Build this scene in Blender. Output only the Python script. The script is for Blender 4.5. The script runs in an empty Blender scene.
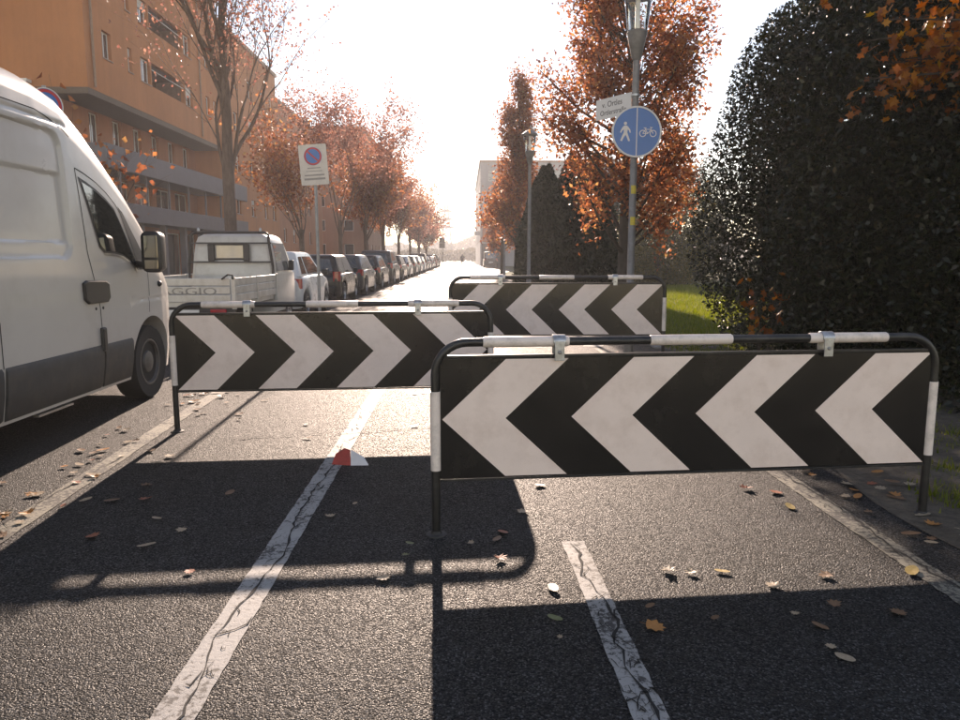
import bpy, bmesh, math, random
import numpy as np
from mathutils import Vector, Matrix, Quaternion
from mathutils.geometry import tessellate_polygon

R = math.radians
PI = math.pi
random.seed(7)
rng = np.random.default_rng(11)
SC = bpy.context.scene
COL = SC.collection

# ------------------------------------------------------------------ camera
cam_d = bpy.data.cameras.new('camera')
cam = bpy.data.objects.new('camera', cam_d)
COL.objects.link(cam)
cam_d.sensor_width = 36.0
cam_d.lens = 27.75
cam_d.clip_start = 0.05
cam_d.clip_end = 3000
cam.location = (0, 0, 1.36)
cam.rotation_euler = (R(90 - 7.924), 0, R(-1.15))
SC.camera = cam

# ------------------------------------------------------------------ sky and sun
SUN_EL, SUN_AZ = 19.0, 2.6            # azimuth in degrees to the left of the road axis (+Y)
W = bpy.data.worlds.new('World')
SC.world = W
W.use_nodes = True
nt = W.node_tree
bg = nt.nodes['Background']
sky = nt.nodes.new('ShaderNodeTexSky')
sky.sky_type = 'NISHITA'
sky.sun_disc = False
sky.sun_elevation = R(SUN_EL)
sky.sun_rotation = R(-SUN_AZ)
sky.air_density = 0.9
sky.dust_density = 0.0
sky.ozone_density = 0.3
nt.links.new(sky.outputs[0], bg.inputs[0])
bg.inputs[1].default_value = 0.13
sun_d = bpy.data.lights.new('sun', 'SUN')
sun = bpy.data.objects.new('sun', sun_d)
COL.objects.link(sun)
sun_d.energy = 5.0
sun_d.angle = R(0.5)
sun_d.color = (1.0, 0.955, 0.89)
sdir = Vector((-math.sin(R(SUN_AZ)) * math.cos(R(SUN_EL)), math.cos(R(SUN_AZ)) * math.cos(R(SUN_EL)), math.sin(R(SUN_EL))))
sun.rotation_euler = sdir.to_track_quat('Z', 'Y').to_euler()
sun.location = (0, 0, 60)

vs = SC.view_settings
vs.view_transform = 'Standard'
vs.look = 'None'
vs.gamma = 1.0
vs.exposure = 1.0
vs.use_white_balance = True
vs.white_balance_temperature = 8400
vs.white_balance_tint = 24
vs.use_curve_mapping = False
SC.cycles.use_denoising = True
SC.cycles.max_bounces = 8
SC.cycles.transparent_max_bounces = 8
SC.cycles.volume_bounces = 0
SC.cycles.sample_clamp_indirect = 6.0

# ------------------------------------------------------------------ materials
def _new(name):
    m = bpy.data.materials.new(name)
    m.use_nodes = True
    n = m.node_tree
    return m, n, n.nodes['Principled BSDF'], n.links

def _coords(n, obj=True):
    tc = n.nodes.new('ShaderNodeTexCoord')
    return tc.outputs['Object' if obj else 'Generated']

def _noise(n, L, co, scale, detail=4, rough=0.6):
    t = n.nodes.new('ShaderNodeTexNoise')
    t.inputs['Scale'].default_value = scale
    t.inputs['Detail'].default_value = detail
    t.inputs['Roughness'].default_value = rough
    L.new(co, t.inputs['Vector'])
    return t.outputs['Fac']

def _ramp(n, L, fac, stops):
    r = n.nodes.new('ShaderNodeValToRGB')
    e = r.color_ramp.elements
    while len(e) < len(stops):
        e.new(0.5)
    for i, (p, c) in enumerate(stops):
        e[i].position = p
        e[i].color = (c[0], c[1], c[2], 1)
    L.new(fac, r.inputs[0])
    return r.outputs[0]

def _mix(n, L, fac, a, b, mode='MIX'):
    m = n.nodes.new('ShaderNodeMix')
    m.data_type = 'RGBA'
    m.blend_type = mode
    for s, v in ((0, fac), (6, a), (7, b)):
        if hasattr(v, 'links') or hasattr(v, 'is_linked'):
            L.new(v, m.inputs[s])
        else:
            m.inputs[s].default_value = v if s == 0 else (v[0], v[1], v[2], 1)
    return m.outputs[2]

def _bump(n, L, h, b, strength, dist):
    bn = n.nodes.new('ShaderNodeBump')
    bn.inputs['Strength'].default_value = strength
    bn.inputs['Distance'].default_value = dist
    L.new(h, bn.inputs['Height'])
    L.new(bn.outputs[0], b.inputs['Normal'])

MATS = {}
def mat(name, col, rough=0.6, metal=0.0, var=0.15, scale=6.0, bump=0.0, bscale=60.0, bdist=0.01, spec=0.5, coat=0.0, dirt=None, dscale=1.5):
    """painted / plain surface with mottled colour, roughness variation and fine relief"""
    if name in MATS:
        return MATS[name]
    m, n, b, L = _new(name)
    co = _coords(n)
    f = _noise(n, L, co, scale, 5, 0.65)
    lo = [max(0, c * (1 - var)) for c in col]
    hi = [min(1, c * (1 + var)) for c in col]
    c = _ramp(n, L, f, [(0.3, lo), (0.7, hi)])
    if dirt:
        f2 = _noise(n, L, co, dscale, 8, 0.7)
        k = _ramp(n, L, f2, [(0.48, (0, 0, 0)), (0.72, (1, 1, 1))])
        c = _mix(n, L, k, c, dirt)
    L.new(c, b.inputs['Base Color'])
    mr = n.nodes.new('ShaderNodeMapRange')
    mr.inputs['To Min'].default_value = max(0.02, rough - 0.08)
    mr.inputs['To Max'].default_value = min(1, rough + 0.1)
    L.new(f, mr.inputs['Value'])
    L.new(mr.outputs[0], b.inputs['Roughness'])
    b.inputs['Metallic'].default_value = metal
    b.inputs['Specular IOR Level'].default_value = spec
    b.inputs['Coat Weight'].default_value = coat
    b.inputs['Coat Roughness'].default_value = 0.06
    if bump:
        _bump(n, L, _noise(n, L, co, bscale, 4, 0.6), b, bump, bdist)
    MATS[name] = m
    return m

def asphalt_mat(name, lo, hi, tint):
    m, n, b, L = _new(name)
    co = _coords(n)
    def vor(sc, feat='F1'):
        v = n.nodes.new('ShaderNodeTexVoronoi')
        v.feature = feat
        v.inputs['Scale'].default_value = sc
        L.new(co, v.inputs['Vector'])
        return v
    v = vor(150); v2 = vor(85)
    sx = n.nodes.new('ShaderNodeSeparateColor'); L.new(v.outputs['Color'], sx.inputs[0])
    sy = n.nodes.new('ShaderNodeSeparateColor'); L.new(v2.outputs['Color'], sy.inputs[0])
    big = _noise(n, L, co, 0.45, 7, 0.68)
    mid = _noise(n, L, co, 4.5, 6, 0.7)
    wide = _noise(n, L, co, 1.7, 4, 0.6)
    c1 = _ramp(n, L, sx.outputs[0], [(0.05, lo), (0.55, hi), (0.82, [x * 1.8 for x in hi]), (0.95, [min(1, x * 4.6) for x in hi])])
    # gaps between the stones are filled with dark binder
    gap = _ramp(n, L, v.outputs['Distance'], [(0.42, (1, 1, 1)), (0.75, (0.30, 0.29, 0.28))])
    c1 = _mix(n, L, 1.0, c1, gap, 'MULTIPLY')
    c2 = _mix(n, L, _ramp(n, L, big, [(0.38, (0, 0, 0)), (0.66, (1, 1, 1))]), c1, tint, 'MULTIPLY')
    c3 = _mix(n, L, 0.75, c2, _ramp(n, L, mid, [(0.3, (0.62,) * 3), (0.7, (1.3,) * 3)]), 'MULTIPLY')
    c4 = _mix(n, L, _ramp(n, L, wide, [(0.60, (0, 0, 0)), (0.74, (0.7, 0.7, 0.7))]), c3, [x * 0.6 for x in hi])
    L.new(c4, b.inputs['Base Color'])
    mr = n.nodes.new('ShaderNodeMapRange')
    mr.inputs['To Min'].default_value = 0.42; mr.inputs['To Max'].default_value = 0.9
    L.new(sx.outputs[1], mr.inputs['Value']); L.new(mr.outputs[0], b.inputs['Roughness'])
    b.inputs['Specular IOR Level'].default_value = 0.2
    # stones of uneven height, worn round
    m1 = n.nodes.new('ShaderNodeMath'); m1.operation = 'MULTIPLY_ADD'
    L.new(v.outputs['Distance'], m1.inputs[0]); m1.inputs[1].default_value = -1.1; L.new(sx.outputs[2], m1.inputs[2])
    m2 = n.nodes.new('ShaderNodeMath'); m2.operation = 'MULTIPLY_ADD'
    L.new(sy.outputs[0], m2.inputs[0]); m2.inputs[1].default_value = 0.6; L.new(m1.outputs[0], m2.inputs[2])
    _bump(n, L, m2.outputs[0], b, 1.0, 0.0045)
    return m

def paint_line_mat(name, col, under, wear):
    """worn road paint: chips down to the asphalt and fine crazing"""
    m, n, b, L = _new(name)
    co = _coords(n)
    f = _noise(n, L, co, 38, 8, 0.75)
    f2 = _noise(n, L, co, 2.5, 4, 0.6)
    ad = n.nodes.new('ShaderNodeMath'); ad.operation = 'MULTIPLY_ADD'
    L.new(f2, ad.inputs[0]); ad.inputs[1].default_value = 0.55; L.new(f, ad.inputs[2])
    k = _ramp(n, L, ad.outputs[0], [(wear, (0, 0, 0)), (wear + 0.05, (1, 1, 1))])
    body = _ramp(n, L, f2, [(0.3, [c * 0.78 for c in col]), (0.7, col)])
    v = n.nodes.new('ShaderNodeTexVoronoi'); v.feature = 'DISTANCE_TO_EDGE'
    v.inputs['Scale'].default_value = 13
    wob = n.nodes.new('ShaderNodeTexNoise'); wob.inputs['Scale'].default_value = 9
    L.new(co, wob.inputs['Vector'])
    va = n.nodes.new('ShaderNodeVectorMath'); va.operation = 'MULTIPLY_ADD'
    L.new(wob.outputs['Color'], va.inputs[0]); va.inputs[1].default_value = (0.12,) * 3; L.new(co, va.inputs[2])
    L.new(va.outputs[0], v.inputs['Vector'])
    ck = _ramp(n, L, v.outputs['Distance'], [(0.0, (0.55,) * 3), (0.02, (1, 1, 1))])
    body = _mix(n, L, 1.0, body, ck, 'MULTIPLY')
    c = _mix(n, L, k, under, body)
    L.new(c, b.inputs['Base Color'])
    b.inputs['Roughness'].default_value = 0.7
    _bump(n, L, f, b, 0.5, 0.006)
    return m

def leaf_mat(name, stops, trans=0.4, rough=0.45, gloss=0.5):
    """leaves: colour differs per leaf, light passes through them"""
    m = bpy.data.materials.new(name)
    m.use_nodes = True
    n = m.node_tree; L = n.links
    n.nodes.clear()
    out = n.nodes.new('ShaderNodeOutputMaterial')
    g = n.nodes.new('ShaderNodeNewGeometry')
    c = _ramp(n, L, g.outputs['Random Per Island'], stops)
    p = n.nodes.new('ShaderNodeBsdfPrincipled')
    p.inputs['Roughness'].default_value = rough
    p.inputs['Specular IOR Level'].default_value = gloss
    L.new(c, p.inputs['Base Color'])
    t = n.nodes.new('ShaderNodeBsdfTranslucent')
    hs = n.nodes.new('ShaderNodeHueSaturation')
    hs.inputs['Saturation'].default_value = 1.15
    hs.inputs['Value'].default_value = 1.5
    L.new(c, hs.inputs['Color'])
    L.new(hs.outputs[0], t.inputs['Color'])
    mx = n.nodes.new('ShaderNodeMixShader')
    mx.inputs[0].default_value = trans
    L.new(p.outputs[0], mx.inputs[1]); L.new(t.outputs[0], mx.inputs[2])
    L.new(mx.outputs[0], out.inputs[0])
    return m

def glass_mat(name, col=(0.02, 0.025, 0.025), rough=0.03):
    m, n, b, L = _new(name)
    co = _coords(n)
    f = _noise(n, L, co, 3, 3, 0.5)
    L.new(_ramp(n, L, f, [(0.3, col), (0.7, [c * 1.8 for c in col])]), b.inputs['Base Color'])
    b.inputs['Roughness'].default_value = rough
    b.inputs['Specular IOR Level'].default_value = 0.9
    b.inputs['Coat Weight'].default_value = 0.6
    return m

def see_glass(name, tint=(0.75, 0.8, 0.78)):
    """car glass one can look through: part clear, part mirror"""
    m = bpy.data.materials.new(name)
    m.use_nodes = True
    n = m.node_tree; L = n.links
    n.nodes.clear()
    out = n.nodes.new('ShaderNodeOutputMaterial')
    tr = n.nodes.new('ShaderNodeBsdfTransparent'); tr.inputs[0].default_value = (*tint, 1)
    gl = n.nodes.new('ShaderNodeBsdfGlossy'); gl.inputs['Roughness'].default_value = 0.03
    gl.inputs[0].default_value = (0.9, 0.9, 0.9, 1)
    fr = n.nodes.new('ShaderNodeFresnel'); fr.inputs[0].default_value = 1.5
    mx = n.nodes.new('ShaderNodeMixShader')
    L.new(fr.outputs[0], mx.inputs[0]); L.new(tr.outputs[0], mx.inputs[1]); L.new(gl.outputs[0], mx.inputs[2])
    L.new(mx.outputs[0], out.inputs[0])
    return m

def bark_mat(name, lo, hi):
    m, n, b, L = _new(name)
    co = _coords(n)
    mp = n.nodes.new('ShaderNodeMapping'); mp.inputs['Scale'].default_value = (1, 1, 0.22)
    L.new(co, mp.inputs[0])
    f = _noise(n, L, mp.outputs[0], 16, 7, 0.7)
    L.new(_ramp(n, L, f, [(0.3, lo), (0.7, hi)]), b.inputs['Base Color'])
    b.inputs['Roughness'].default_value = 0.85
    _bump(n, L, f, b, 0.7, 0.03)
    return m

M_ASPH = asphalt_mat('asphalt', (0.0085, 0.009, 0.0093), (0.030, 0.0318, 0.033), (0.72, 0.70, 0.68))
M_PAVE = asphalt_mat('pavement_asphalt', (0.03, 0.03, 0.028), (0.075, 0.072, 0.07), (0.85, 0.83, 0.8))
M_LINE = paint_line_mat('white_line_paint', (0.36, 0.355, 0.34), (0.05, 0.048, 0.046), 0.68)
M_LINE_OLD = paint_line_mat('old_cream_line_paint', (0.26, 0.24, 0.185), (0.05, 0.047, 0.042), 0.74)
M_CRACK = mat('crack_filling', (0.018, 0.017, 0.016), 0.9, var=0.3)
M_TAR = mat('joint_tar', (0.025, 0.024, 0.023), 0.6, var=0.3)
M_KERB = mat('kerb_concrete', (0.30, 0.29, 0.27), 0.85, var=0.25, scale=12, bump=0.5, bscale=120, dirt=(0.14, 0.13, 0.11))
M_BLACK = mat('black_tube_paint', (0.016, 0.016, 0.016), 0.34, var=0.3, scale=20, bump=0.06, bscale=90, dirt=(0.05, 0.047, 0.042), dscale=9)
M_FILMB = mat('black_sign_film', (0.012, 0.011, 0.0105), 0.22, var=0.25, scale=7, dirt=(0.02, 0.018, 0.016), dscale=3)
M_FILMW = mat('white_reflective_film', (0.90, 0.74, 0.66), 0.42, var=0.05, scale=4, dirt=(0.76, 0.60, 0.52), dscale=5, bump=0.08, bscale=220, bdist=0.002)  # pinkish warmth of glare and fill light put into the white base colour
M_SLEEVE = mat('white_sleeve', (0.84, 0.73, 0.66), 0.38, var=0.05, scale=9, dirt=(0.5, 0.44, 0.39), dscale=11)
M_ALU = mat('aluminium_edge', (0.42, 0.41, 0.40), 0.3, metal=0.9, var=0.2, scale=14)
M_GALV = mat('galvanised_steel', (0.46, 0.48, 0.50), 0.34, metal=0.75, var=0.3, scale=30, dirt=(0.3, 0.28, 0.26), dscale=20)
M_GALVP = mat('galvanised_post', (0.30, 0.30, 0.30), 0.5, metal=0.6, var=0.2, scale=10)

# ------------------------------------------------------------------ mesh helpers
def tag(o, label=None, cat=None, group=None, kind=None):
    if label: o['label'] = label
    if cat: o['category'] = cat
    if group: o['group'] = group
    if kind: o['kind'] = kind
    return o

def empty(name, loc=(0, 0, 0), rz=0.0):
    o = bpy.data.objects.new(name, None)
    o.empty_display_size = 0.2
    COL.objects.link(o)
    o.location = loc
    o.rotation_euler = (0, 0, rz)
    return o

def link_mesh(name, me, mats, parent=None):
    o = bpy.data.objects.new(name, me)
    COL.objects.link(o)
    for m in (mats if isinstance(mats, (list, tuple)) else [mats]):
        me.materials.append(m)
    if parent:
        o.parent = parent
    return o

def copy_tree(o, parent=None):
    c = o.copy()
    COL.objects.link(c)
    c.parent = parent
    for ch in list(o.children):
        copy_tree(ch, c)
    return c

class MB:
    def __init__(s, off=(0, 0, 0)):
        s.v = []; s.f = []; s.mi = []; s.off = off; s.m = 0
    def add(s, vs_, fs):
        k = len(s.v)
        s.v += [tuple(p) for p in vs_]
        s.f += [tuple(i + k for i in q) for q in fs]
        s.mi += [s.m] * len(fs)
        return s
    def box(s, x0, x1, y0, y1, z0, z1):
        v = [(x, y, z) for z in (z0, z1) for y in (y0, y1) for x in (x0, x1)]
        return s.add(v, [(0, 2, 3, 1), (4, 5, 7, 6), (0, 1, 5, 4), (2, 6, 7, 3), (0, 4, 6, 2), (1, 3, 7, 5)])
    def obox(s, M, sx, sy, sz):
        v = [M @ Vector((x * sx / 2, y * sy / 2, z * sz / 2)) for z in (-1, 1) for y in (-1, 1) for x in (-1, 1)]
        return s.add(v, [(0, 2, 3, 1), (4, 5, 7, 6), (0, 1, 5, 4), (2, 6, 7, 3), (0, 4, 6, 2), (1, 3, 7, 5)])
    def tube(s, pts, r, n=12, caps=True):
        P = [Vector(p) for p in pts]
        rs = r if isinstance(r, (list, tuple)) else [r] * len(P)
        T = []
        for i in range(len(P)):
            a = P[max(0, i - 1)]; b = P[min(len(P) - 1, i + 1)]
            T.append((b - a).normalized())
        u = T[0].orthogonal().normalized()
        v = []
        for i in range(len(P)):
            u = (u - T[i] * u.dot(T[i]))
            u = u.normalized() if u.length > 1e-6 else T[i].orthogonal().normalized()
            w = T[i].cross(u)
            for k in range(n):
                a = 2 * PI * k / n
                v.append(P[i] + (u * math.cos(a) + w * math.sin(a)) * rs[i])
        f = []
        for i in range(len(P) - 1):
            for k in range(n):
                a = i * n + k; b = i * n + (k + 1) % n
                f.append((a, b, b + n, a + n))
        if caps:
            f.append(tuple(range(n - 1, -1, -1)))
            f.append(tuple(range((len(P) - 1) * n, len(P) * n)))
        return s.add(v, f)
    def lathe(s, prof, n=24, M=None):
        """profile of (radius, height) turned about local z"""
        M = M or Matrix()
        v = []
        for r, z in prof:
            for k in range(n):
                a = 2 * PI * k / n
                v.append(M @ Vector((r * math.cos(a), r * math.sin(a), z)))
        f = []
        for i in range(len(prof) - 1):
            for k in range(n):
                a = i * n + k; b = i * n + (k + 1) % n
                f.append((a, b, b + n, a + n))
        f.append(tuple(range(n - 1, -1, -1)))
        f.append(tuple(range((len(prof) - 1) * n, len(prof) * n)))
        return s.add(v, f)
    def poly(s, pts, M, depth):
        """flat outline (x, y) in M's plane, thickened by depth along M's z"""
        n = len(pts)
        v = [M @ Vector((p[0], p[1], 0)) for p in pts] + [M @ Vector((p[0], p[1], depth)) for p in pts]
        tr = tessellate_polygon([[Vector((p[0], p[1], 0)) for p in pts]])
        f = [tuple(reversed(t)) for t in tr] + [tuple(i + n for i in t) for t in tr]
        area = sum(pts[i][0] * pts[(i + 1) % n][1] - pts[(i + 1) % n][0] * pts[i][1] for i in range(n))
        for i in range(n):
            j = (i + 1) % n
            f.append((i, j, j + n, i + n) if area > 0 else (j, i, i + n, j + n))
        return s.add(v, f)
    def loft(s, rings, caps=True, closed=True):
        n = len(rings[0])
        v = [p for r in rings for p in r]
        f = []
        for i in range(len(rings) - 1):
            for k in range(n if closed else n - 1):
                a = i * n + k; b = i * n + (k + 1) % n
                f.append((a, b, b + n, a + n))
        if caps:
            f.append(tuple(range(n - 1, -1, -1)))
            f.append(tuple(range((len(rings) - 1) * n, len(rings) * n)))
        return s.add(v, f)
    def build(s, name, m, parent=None, smooth=None, bevel=0, fixn=True):
        me = bpy.data.meshes.new(name)
        ox, oy, oz = s.off
        me.from_pydata([(a - ox, b - oy, c - oz) for a, b, c in s.v], [], s.f)
        if fixn:
            bm = bmesh.new(); bm.from_mesh(me)
            bmesh.ops.recalc_face_normals(bm, faces=bm.faces)
            bm.to_mesh(me); bm.free()
        o = link_mesh(name, me, m, parent)
        if any(s.mi):
            me.polygons.foreach_set('material_index', s.mi)
        if smooth is not None:
            me.polygons.foreach_set('use_smooth', [True] * len(me.polygons))
            me.set_sharp_from_angle(angle=R(smooth))
        if bevel:
            b = o.modifiers.new('Bevel', 'BEVEL')
            b.width = bevel; b.segments = 2; b.limit_method = 'ANGLE'; b.angle_limit = R(40)
        me.update()
        return o

def wheel_y_axis(c):            # lathe z axis -> world x
    return Matrix.Translation(c) @ Matrix.Rotation(R(90), 4, 'Y')

def text_mesh(name, body, size, m, parent, M, extrude=0.002):
    cu = bpy.data.curves.new(name, 'FONT')
    cu.body = body; cu.size = size; cu.extrude = extrude
    cu.align_x = 'CENTER'; cu.align_y = 'CENTER'
    cu.resolution_u = 3
    tmp = bpy.data.objects.new(name, cu)
    COL.objects.link(tmp)
    bpy.context.view_layer.update()
    me = bpy.data.meshes.new_from_object(tmp.evaluated_get(bpy.context.evaluated_depsgraph_get()))
    bpy.data.objects.remove(tmp)
    me.transform(M)
    me.name = name
    me.materials.clear()
    return link_mesh(name, me, m, parent)

# ------------------------------------------------------------------ ground, road, markings
def sheet(name, pts, z, m, label=None):
    mb = MB()
    mb.add([(x, y, z) for x, y in pts], [tuple(range(len(pts)))])
    o = mb.build(name, m, fixn=False)
    o['kind'] = 'structure'
    return o

def ground_mat():
    m, n, b, L = _new('verge_ground')
    co = _coords(n)
    f = _noise(n, L, co, 1.4, 8, 0.7)
    f2 = _noise(n, L, co, 26, 5, 0.7)
    c = _ramp(n, L, f, [(0.3, (0.045, 0.05, 0.018)), (0.5, (0.07, 0.085, 0.022)), (0.7, (0.085, 0.07, 0.038))])
    c = _mix(n, L, 0.6, c, _ramp(n, L, f2, [(0.3, (0.5,) * 3), (0.7, (1.4,) * 3)]), 'MULTIPLY')
    L.new(c, b.inputs['Base Color'])
    b.inputs['Roughness'].default_value = 0.95
    _bump(n, L, f2, b, 0.8, 0.05)
    return m
M_GROUND = ground_mat()
M_SOIL = mat('verge_soil', (0.095, 0.076, 0.055), 0.95, var=0.5, scale=14, bump=0.8, bscale=40, bdist=0.03)
sheet('ground', [(-700, -60), (700, -60), (700, 700), (-700, 700)], -0.012, M_GROUND)
# road and cycle lane, one sheet
sheet('road', [(-5.6, -12), (2.52, -12), (2.50, 4.6), (2.62, 8), (2.72, 11.5), (2.75, 60), (4.8, 75), (5.2, 110), (2.0, 125), (2.0, 420), (-5.6, 420)], 0.0, M_ASPH)
# soil strip between the asphalt and the bushes, made uneven
mb = MB()
NX, NY = 24, 60
vv = []
for j in range(NY + 1):
    for i in range(NX + 1):
        x = 2.38 + i * 0.13; y = -2 + j * 0.22
        ed = min(1, i / 3)
        vv.append((x + (0.07 * math.sin(y * 1.3) + 0.04 * math.sin(y * 2.9)) * (i < 2), y, 0.004 + ed * (0.02 + 0.018 * math.sin(x * 7 + y * 3) + 0.02 * random.random())))
mb.add(vv, [(j * (NX + 1) + i, j * (NX + 1) + i + 1, (j + 1) * (NX + 1) + i + 1, (j + 1) * (NX + 1) + i) for j in range(NY) for i in range(NX)])
o = mb.build('soil_strip', M_SOIL, smooth=60, fixn=False); o['kind'] = 'structure'

def strip(name, a, b, w, m, z=0.004, jit=0.006, step=0.05, w1=None):
    """a painted line with slightly ragged edges"""
    A = Vector((a[0], a[1])); B = Vector((b[0], b[1]))
    d = (B - A); Ln = d.length; d.normalize()
    nrm = Vector((-d.y, d.x))
    k = max(2, int(Ln / step))
    mb = MB(); v = []
    for i in range(k + 1):
        t = i / k
        ww = w if w1 is None else w + (w1 - w) * t
        p = A + d * Ln * t
        l = p + nrm * (ww / 2 + random.uniform(-jit, jit)); r = p - nrm * (ww / 2 + random.uniform(-jit, jit))
        v += [(r.x, r.y, z), (l.x, l.y, z)]
    mb.add(v, [(2 * i, 2 * i + 2, 2 * i + 3, 2 * i + 1) for i in range(k)])
    o = mb.build(name, m, fixn=False)
    o['kind'] = 'structure'
    return o

strip('lane_line', (-0.86, -1.0), (-0.94, 20), 0.135, M_LINE, jit=0.003)
strip('lane_line', (-0.94, 20.01), (-1.0, 105), 0.135, M_LINE, jit=0.004, step=0.5)
strip('edge_line', (-2.15, 1.0), (-2.44, 6.0), 0.13, M_LINE_OLD, jit=0.005)
strip('edge_line', (-2.44, 6.01), (-2.55, 9.2), 0.13, M_LINE_OLD, jit=0.005)
strip('edge_line', (-2.55, 9.21), (-2.9, 16), 0.12, M_LINE_OLD, jit=0.01)
strip('parking_line', (-2.92, 16.02), (-2.95, 118), 0.12, M_LINE, jit=0.004, step=0.5)
strip('verge_line', (2.06, -0.5), (1.98, 4.6), 0.125, M_LINE_OLD, jit=0.005)
strip('verge_line', (1.98, 4.61), (2.0, 11.0), 0.125, M_LINE_OLD, jit=0.005)
strip('taper_line', (0.515, 3.40), (0.575, 1.0), 0.108, M_LINE, jit=0.003)
strip('stop_bar', (1.05, 11.1), (1.25, 12.3), 0.22, M_LINE, jit=0.01)
strip('stop_bar', (1.95, 11.2), (2.2, 12.2), 0.30, M_LINE, jit=0.01)

def crack(name, pts, w, m=None, z=0.0072, jag=0.012, seg=0.045):
    """a thin jagged crack as a narrow dark ribbon"""
    P = [Vector((p[0], p[1])) for p in pts]
    path = []
    for a, b in zip(P[:-1], P[1:]):
        k = max(2, int((b - a).length / seg))
        for i in range(k):
            path.append(a + (b - a) * (i / k))
    path.append(P[-1])
    v = []; off = 0.0
    for i, p in enumerate(path):
        off = off * 0.3 + random.uniform(-1, 1) * jag * (2.6 if random.random() < .3 else 1.2)
        d = (path[min(i + 1, len(path) - 1)] - path[max(0, i - 1)]).normalized()
        nrm = Vector((-d.y, d.x))
        ww = w * random.choice((0.35, 0.5, 0.8, 1.0, 1.6)) * (0.4 if i in (0, len(path) - 1) else 1)
        c = p + nrm * off
        l = c + nrm * ww / 2; r = c - nrm * ww / 2
        v += [(r.x, r.y, z), (l.x, l.y, z)]
    mb = MB()
    mb.add(v, [(2 * i, 2 * i + 2, 2 * i + 3, 2 * i + 1) for i in range(len(path) - 1)])
    o = mb.build(name, m or M_CRACK, fixn=False)
    o['kind'] = 'structure'

crack('crack', [(-0.83, 1.6), (-0.86, 2.2), (-0.90, 2.55), (-0.87, 3.0), (-0.84, 3.3), (-0.89, 3.8), (-0.88, 4.3), (-0.86, 4.75), (-0.9, 5.3)], 0.009, jag=0.006)
crack('crack', [(-0.92, 2.52), (-0.85, 2.58), (-0.80, 2.66)], 0.006)
crack('crack', [(-0.90, 3.16), (-0.85, 3.2), (-0.81, 3.22)], 0.006)
crack('crack', [(-0.88, 4.2), (-0.83, 4.3)], 0.008)
crack('crack', [(0.50, 3.38), (0.53, 3.25), (0.50, 3.02), (0.54, 2.86), (0.57, 2.62), (0.53, 2.45), (0.54, 2.3), (0.58, 2.0), (0.56, 1.7)], 0.009, jag=0.006)
crack('crack', [(0.49, 2.52), (0.53, 2.46), (0.58, 2.42)], 0.006)
crack('crack', [(0.46, 3.37), (0.52, 3.36), (0.57, 3.38)], 0.006)
crack('crack', [(-1.75, 5.45), (-1.2, 5.6), (-0.86, 5.66), (-0.5, 5.75), (0.1, 5.9), (0.7, 6.0)], 0.012, jag=0.018)
crack('crack', [(2.0, 4.6), (2.05, 3.8), (2.0, 3.3), (2.07, 2.6)], 0.012)
crack('crack', [(-2.32, 3.4), (-2.38, 4.2), (-2.36, 5.0)], 0.010)

def crack_net(x_at, y0, y1, half, n, seed):
    rc = random.Random(seed)
    for i in range(n):
        y = rc.uniform(y0, y1); x = x_at(y) + rc.uniform(-.4, .4) * half
        d = rc.choice((-1, 1)); pts = [(x, y)]
        for k in range(rc.randint(2, 5)):
            x += d * rc.uniform(.004, .022); y += rc.uniform(-.05, .07)
            pts.append((x, y))
        crack('crack', pts, rc.choice((.003, .004, .006)), jag=.005, seg=.03)
crack_net(lambda y: -0.86 - .004 * y, 1.9, 6.5, .06, 46, 1)
crack_net(lambda y: 0.60 - .025 * y, 1.9, 3.35, .05, 26, 2)
crack_net(lambda y: 2.06 - .016 * y, 2.6, 4.6, .05, 16, 3)

# left pavement behind the parked cars: raised, with kerb stones
sheet('pavement', [(-13.5, -10), (-5.73, -10), (-5.73, 140), (-13.5, 140)], 0.118, M_PAVE)
kb = MB(); kb.box(-0.065, 0.065, -0.49, 0.49, -0.02, 0.125)
kerb0 = kb.build('kerb_stone', M_KERB, bevel=0.012)
pav = bpy.data.objects['pavement']
kerb0.parent = pav
for i in range(40):
    k = kerb0 if i == 0 else kerb0.copy()
    if i: COL.objects.link(k); k.parent = pav
    k.location = (-5.665, 3 + i * 0.99 + 0.5, random.uniform(-0.004, 0.004))
kb = MB(); kb.box(-5.73, -5.6, 43.1, 140, -0.02, 0.122)
kb.build('kerb_run', M_KERB, pav)
# right kerb: dark low edging between lane and grass
kb = MB(); kb.box(2.76, 2.88, 10.6, 60, -0.02, 0.07)
o = kb.build('verge_kerb', M_KERB, bevel=0.01); o['kind'] = 'structure'
# a pale footpath crossing the grass on the right
sheet('footpath', [(3.2, 33), (40, 36), (40, 38.2), (3.2, 35.0)], 0.006, M_PAVE)

# ------------------------------------------------------------------ barriers
def chevron(xt, sgn, half, w, h):
    """one chevron: tip at xt, pointing along sgn, white band w wide, on a panel h tall"""
    return [(xt, 0), (xt - sgn * half, h / 2), (xt - sgn * (half + w), h / 2), (xt - sgn * w, 0), (xt - sgn * (half + w), -h / 2), (xt - sgn * half, -h / 2)]

def clip_x(poly, lim, keep):
    out = []
    n = len(poly)
    for i in range(n):
        a = poly[i]; b = poly[(i + 1) % n]
        ia = keep(a[0]); ib = keep(b[0])
        if ia: out.append(a)
        if ia != ib:
            t = (lim - a[0]) / (b[0] - a[0])
            out.append((lim, a[1] + (b[1] - a[1]) * t))
    return out

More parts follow.
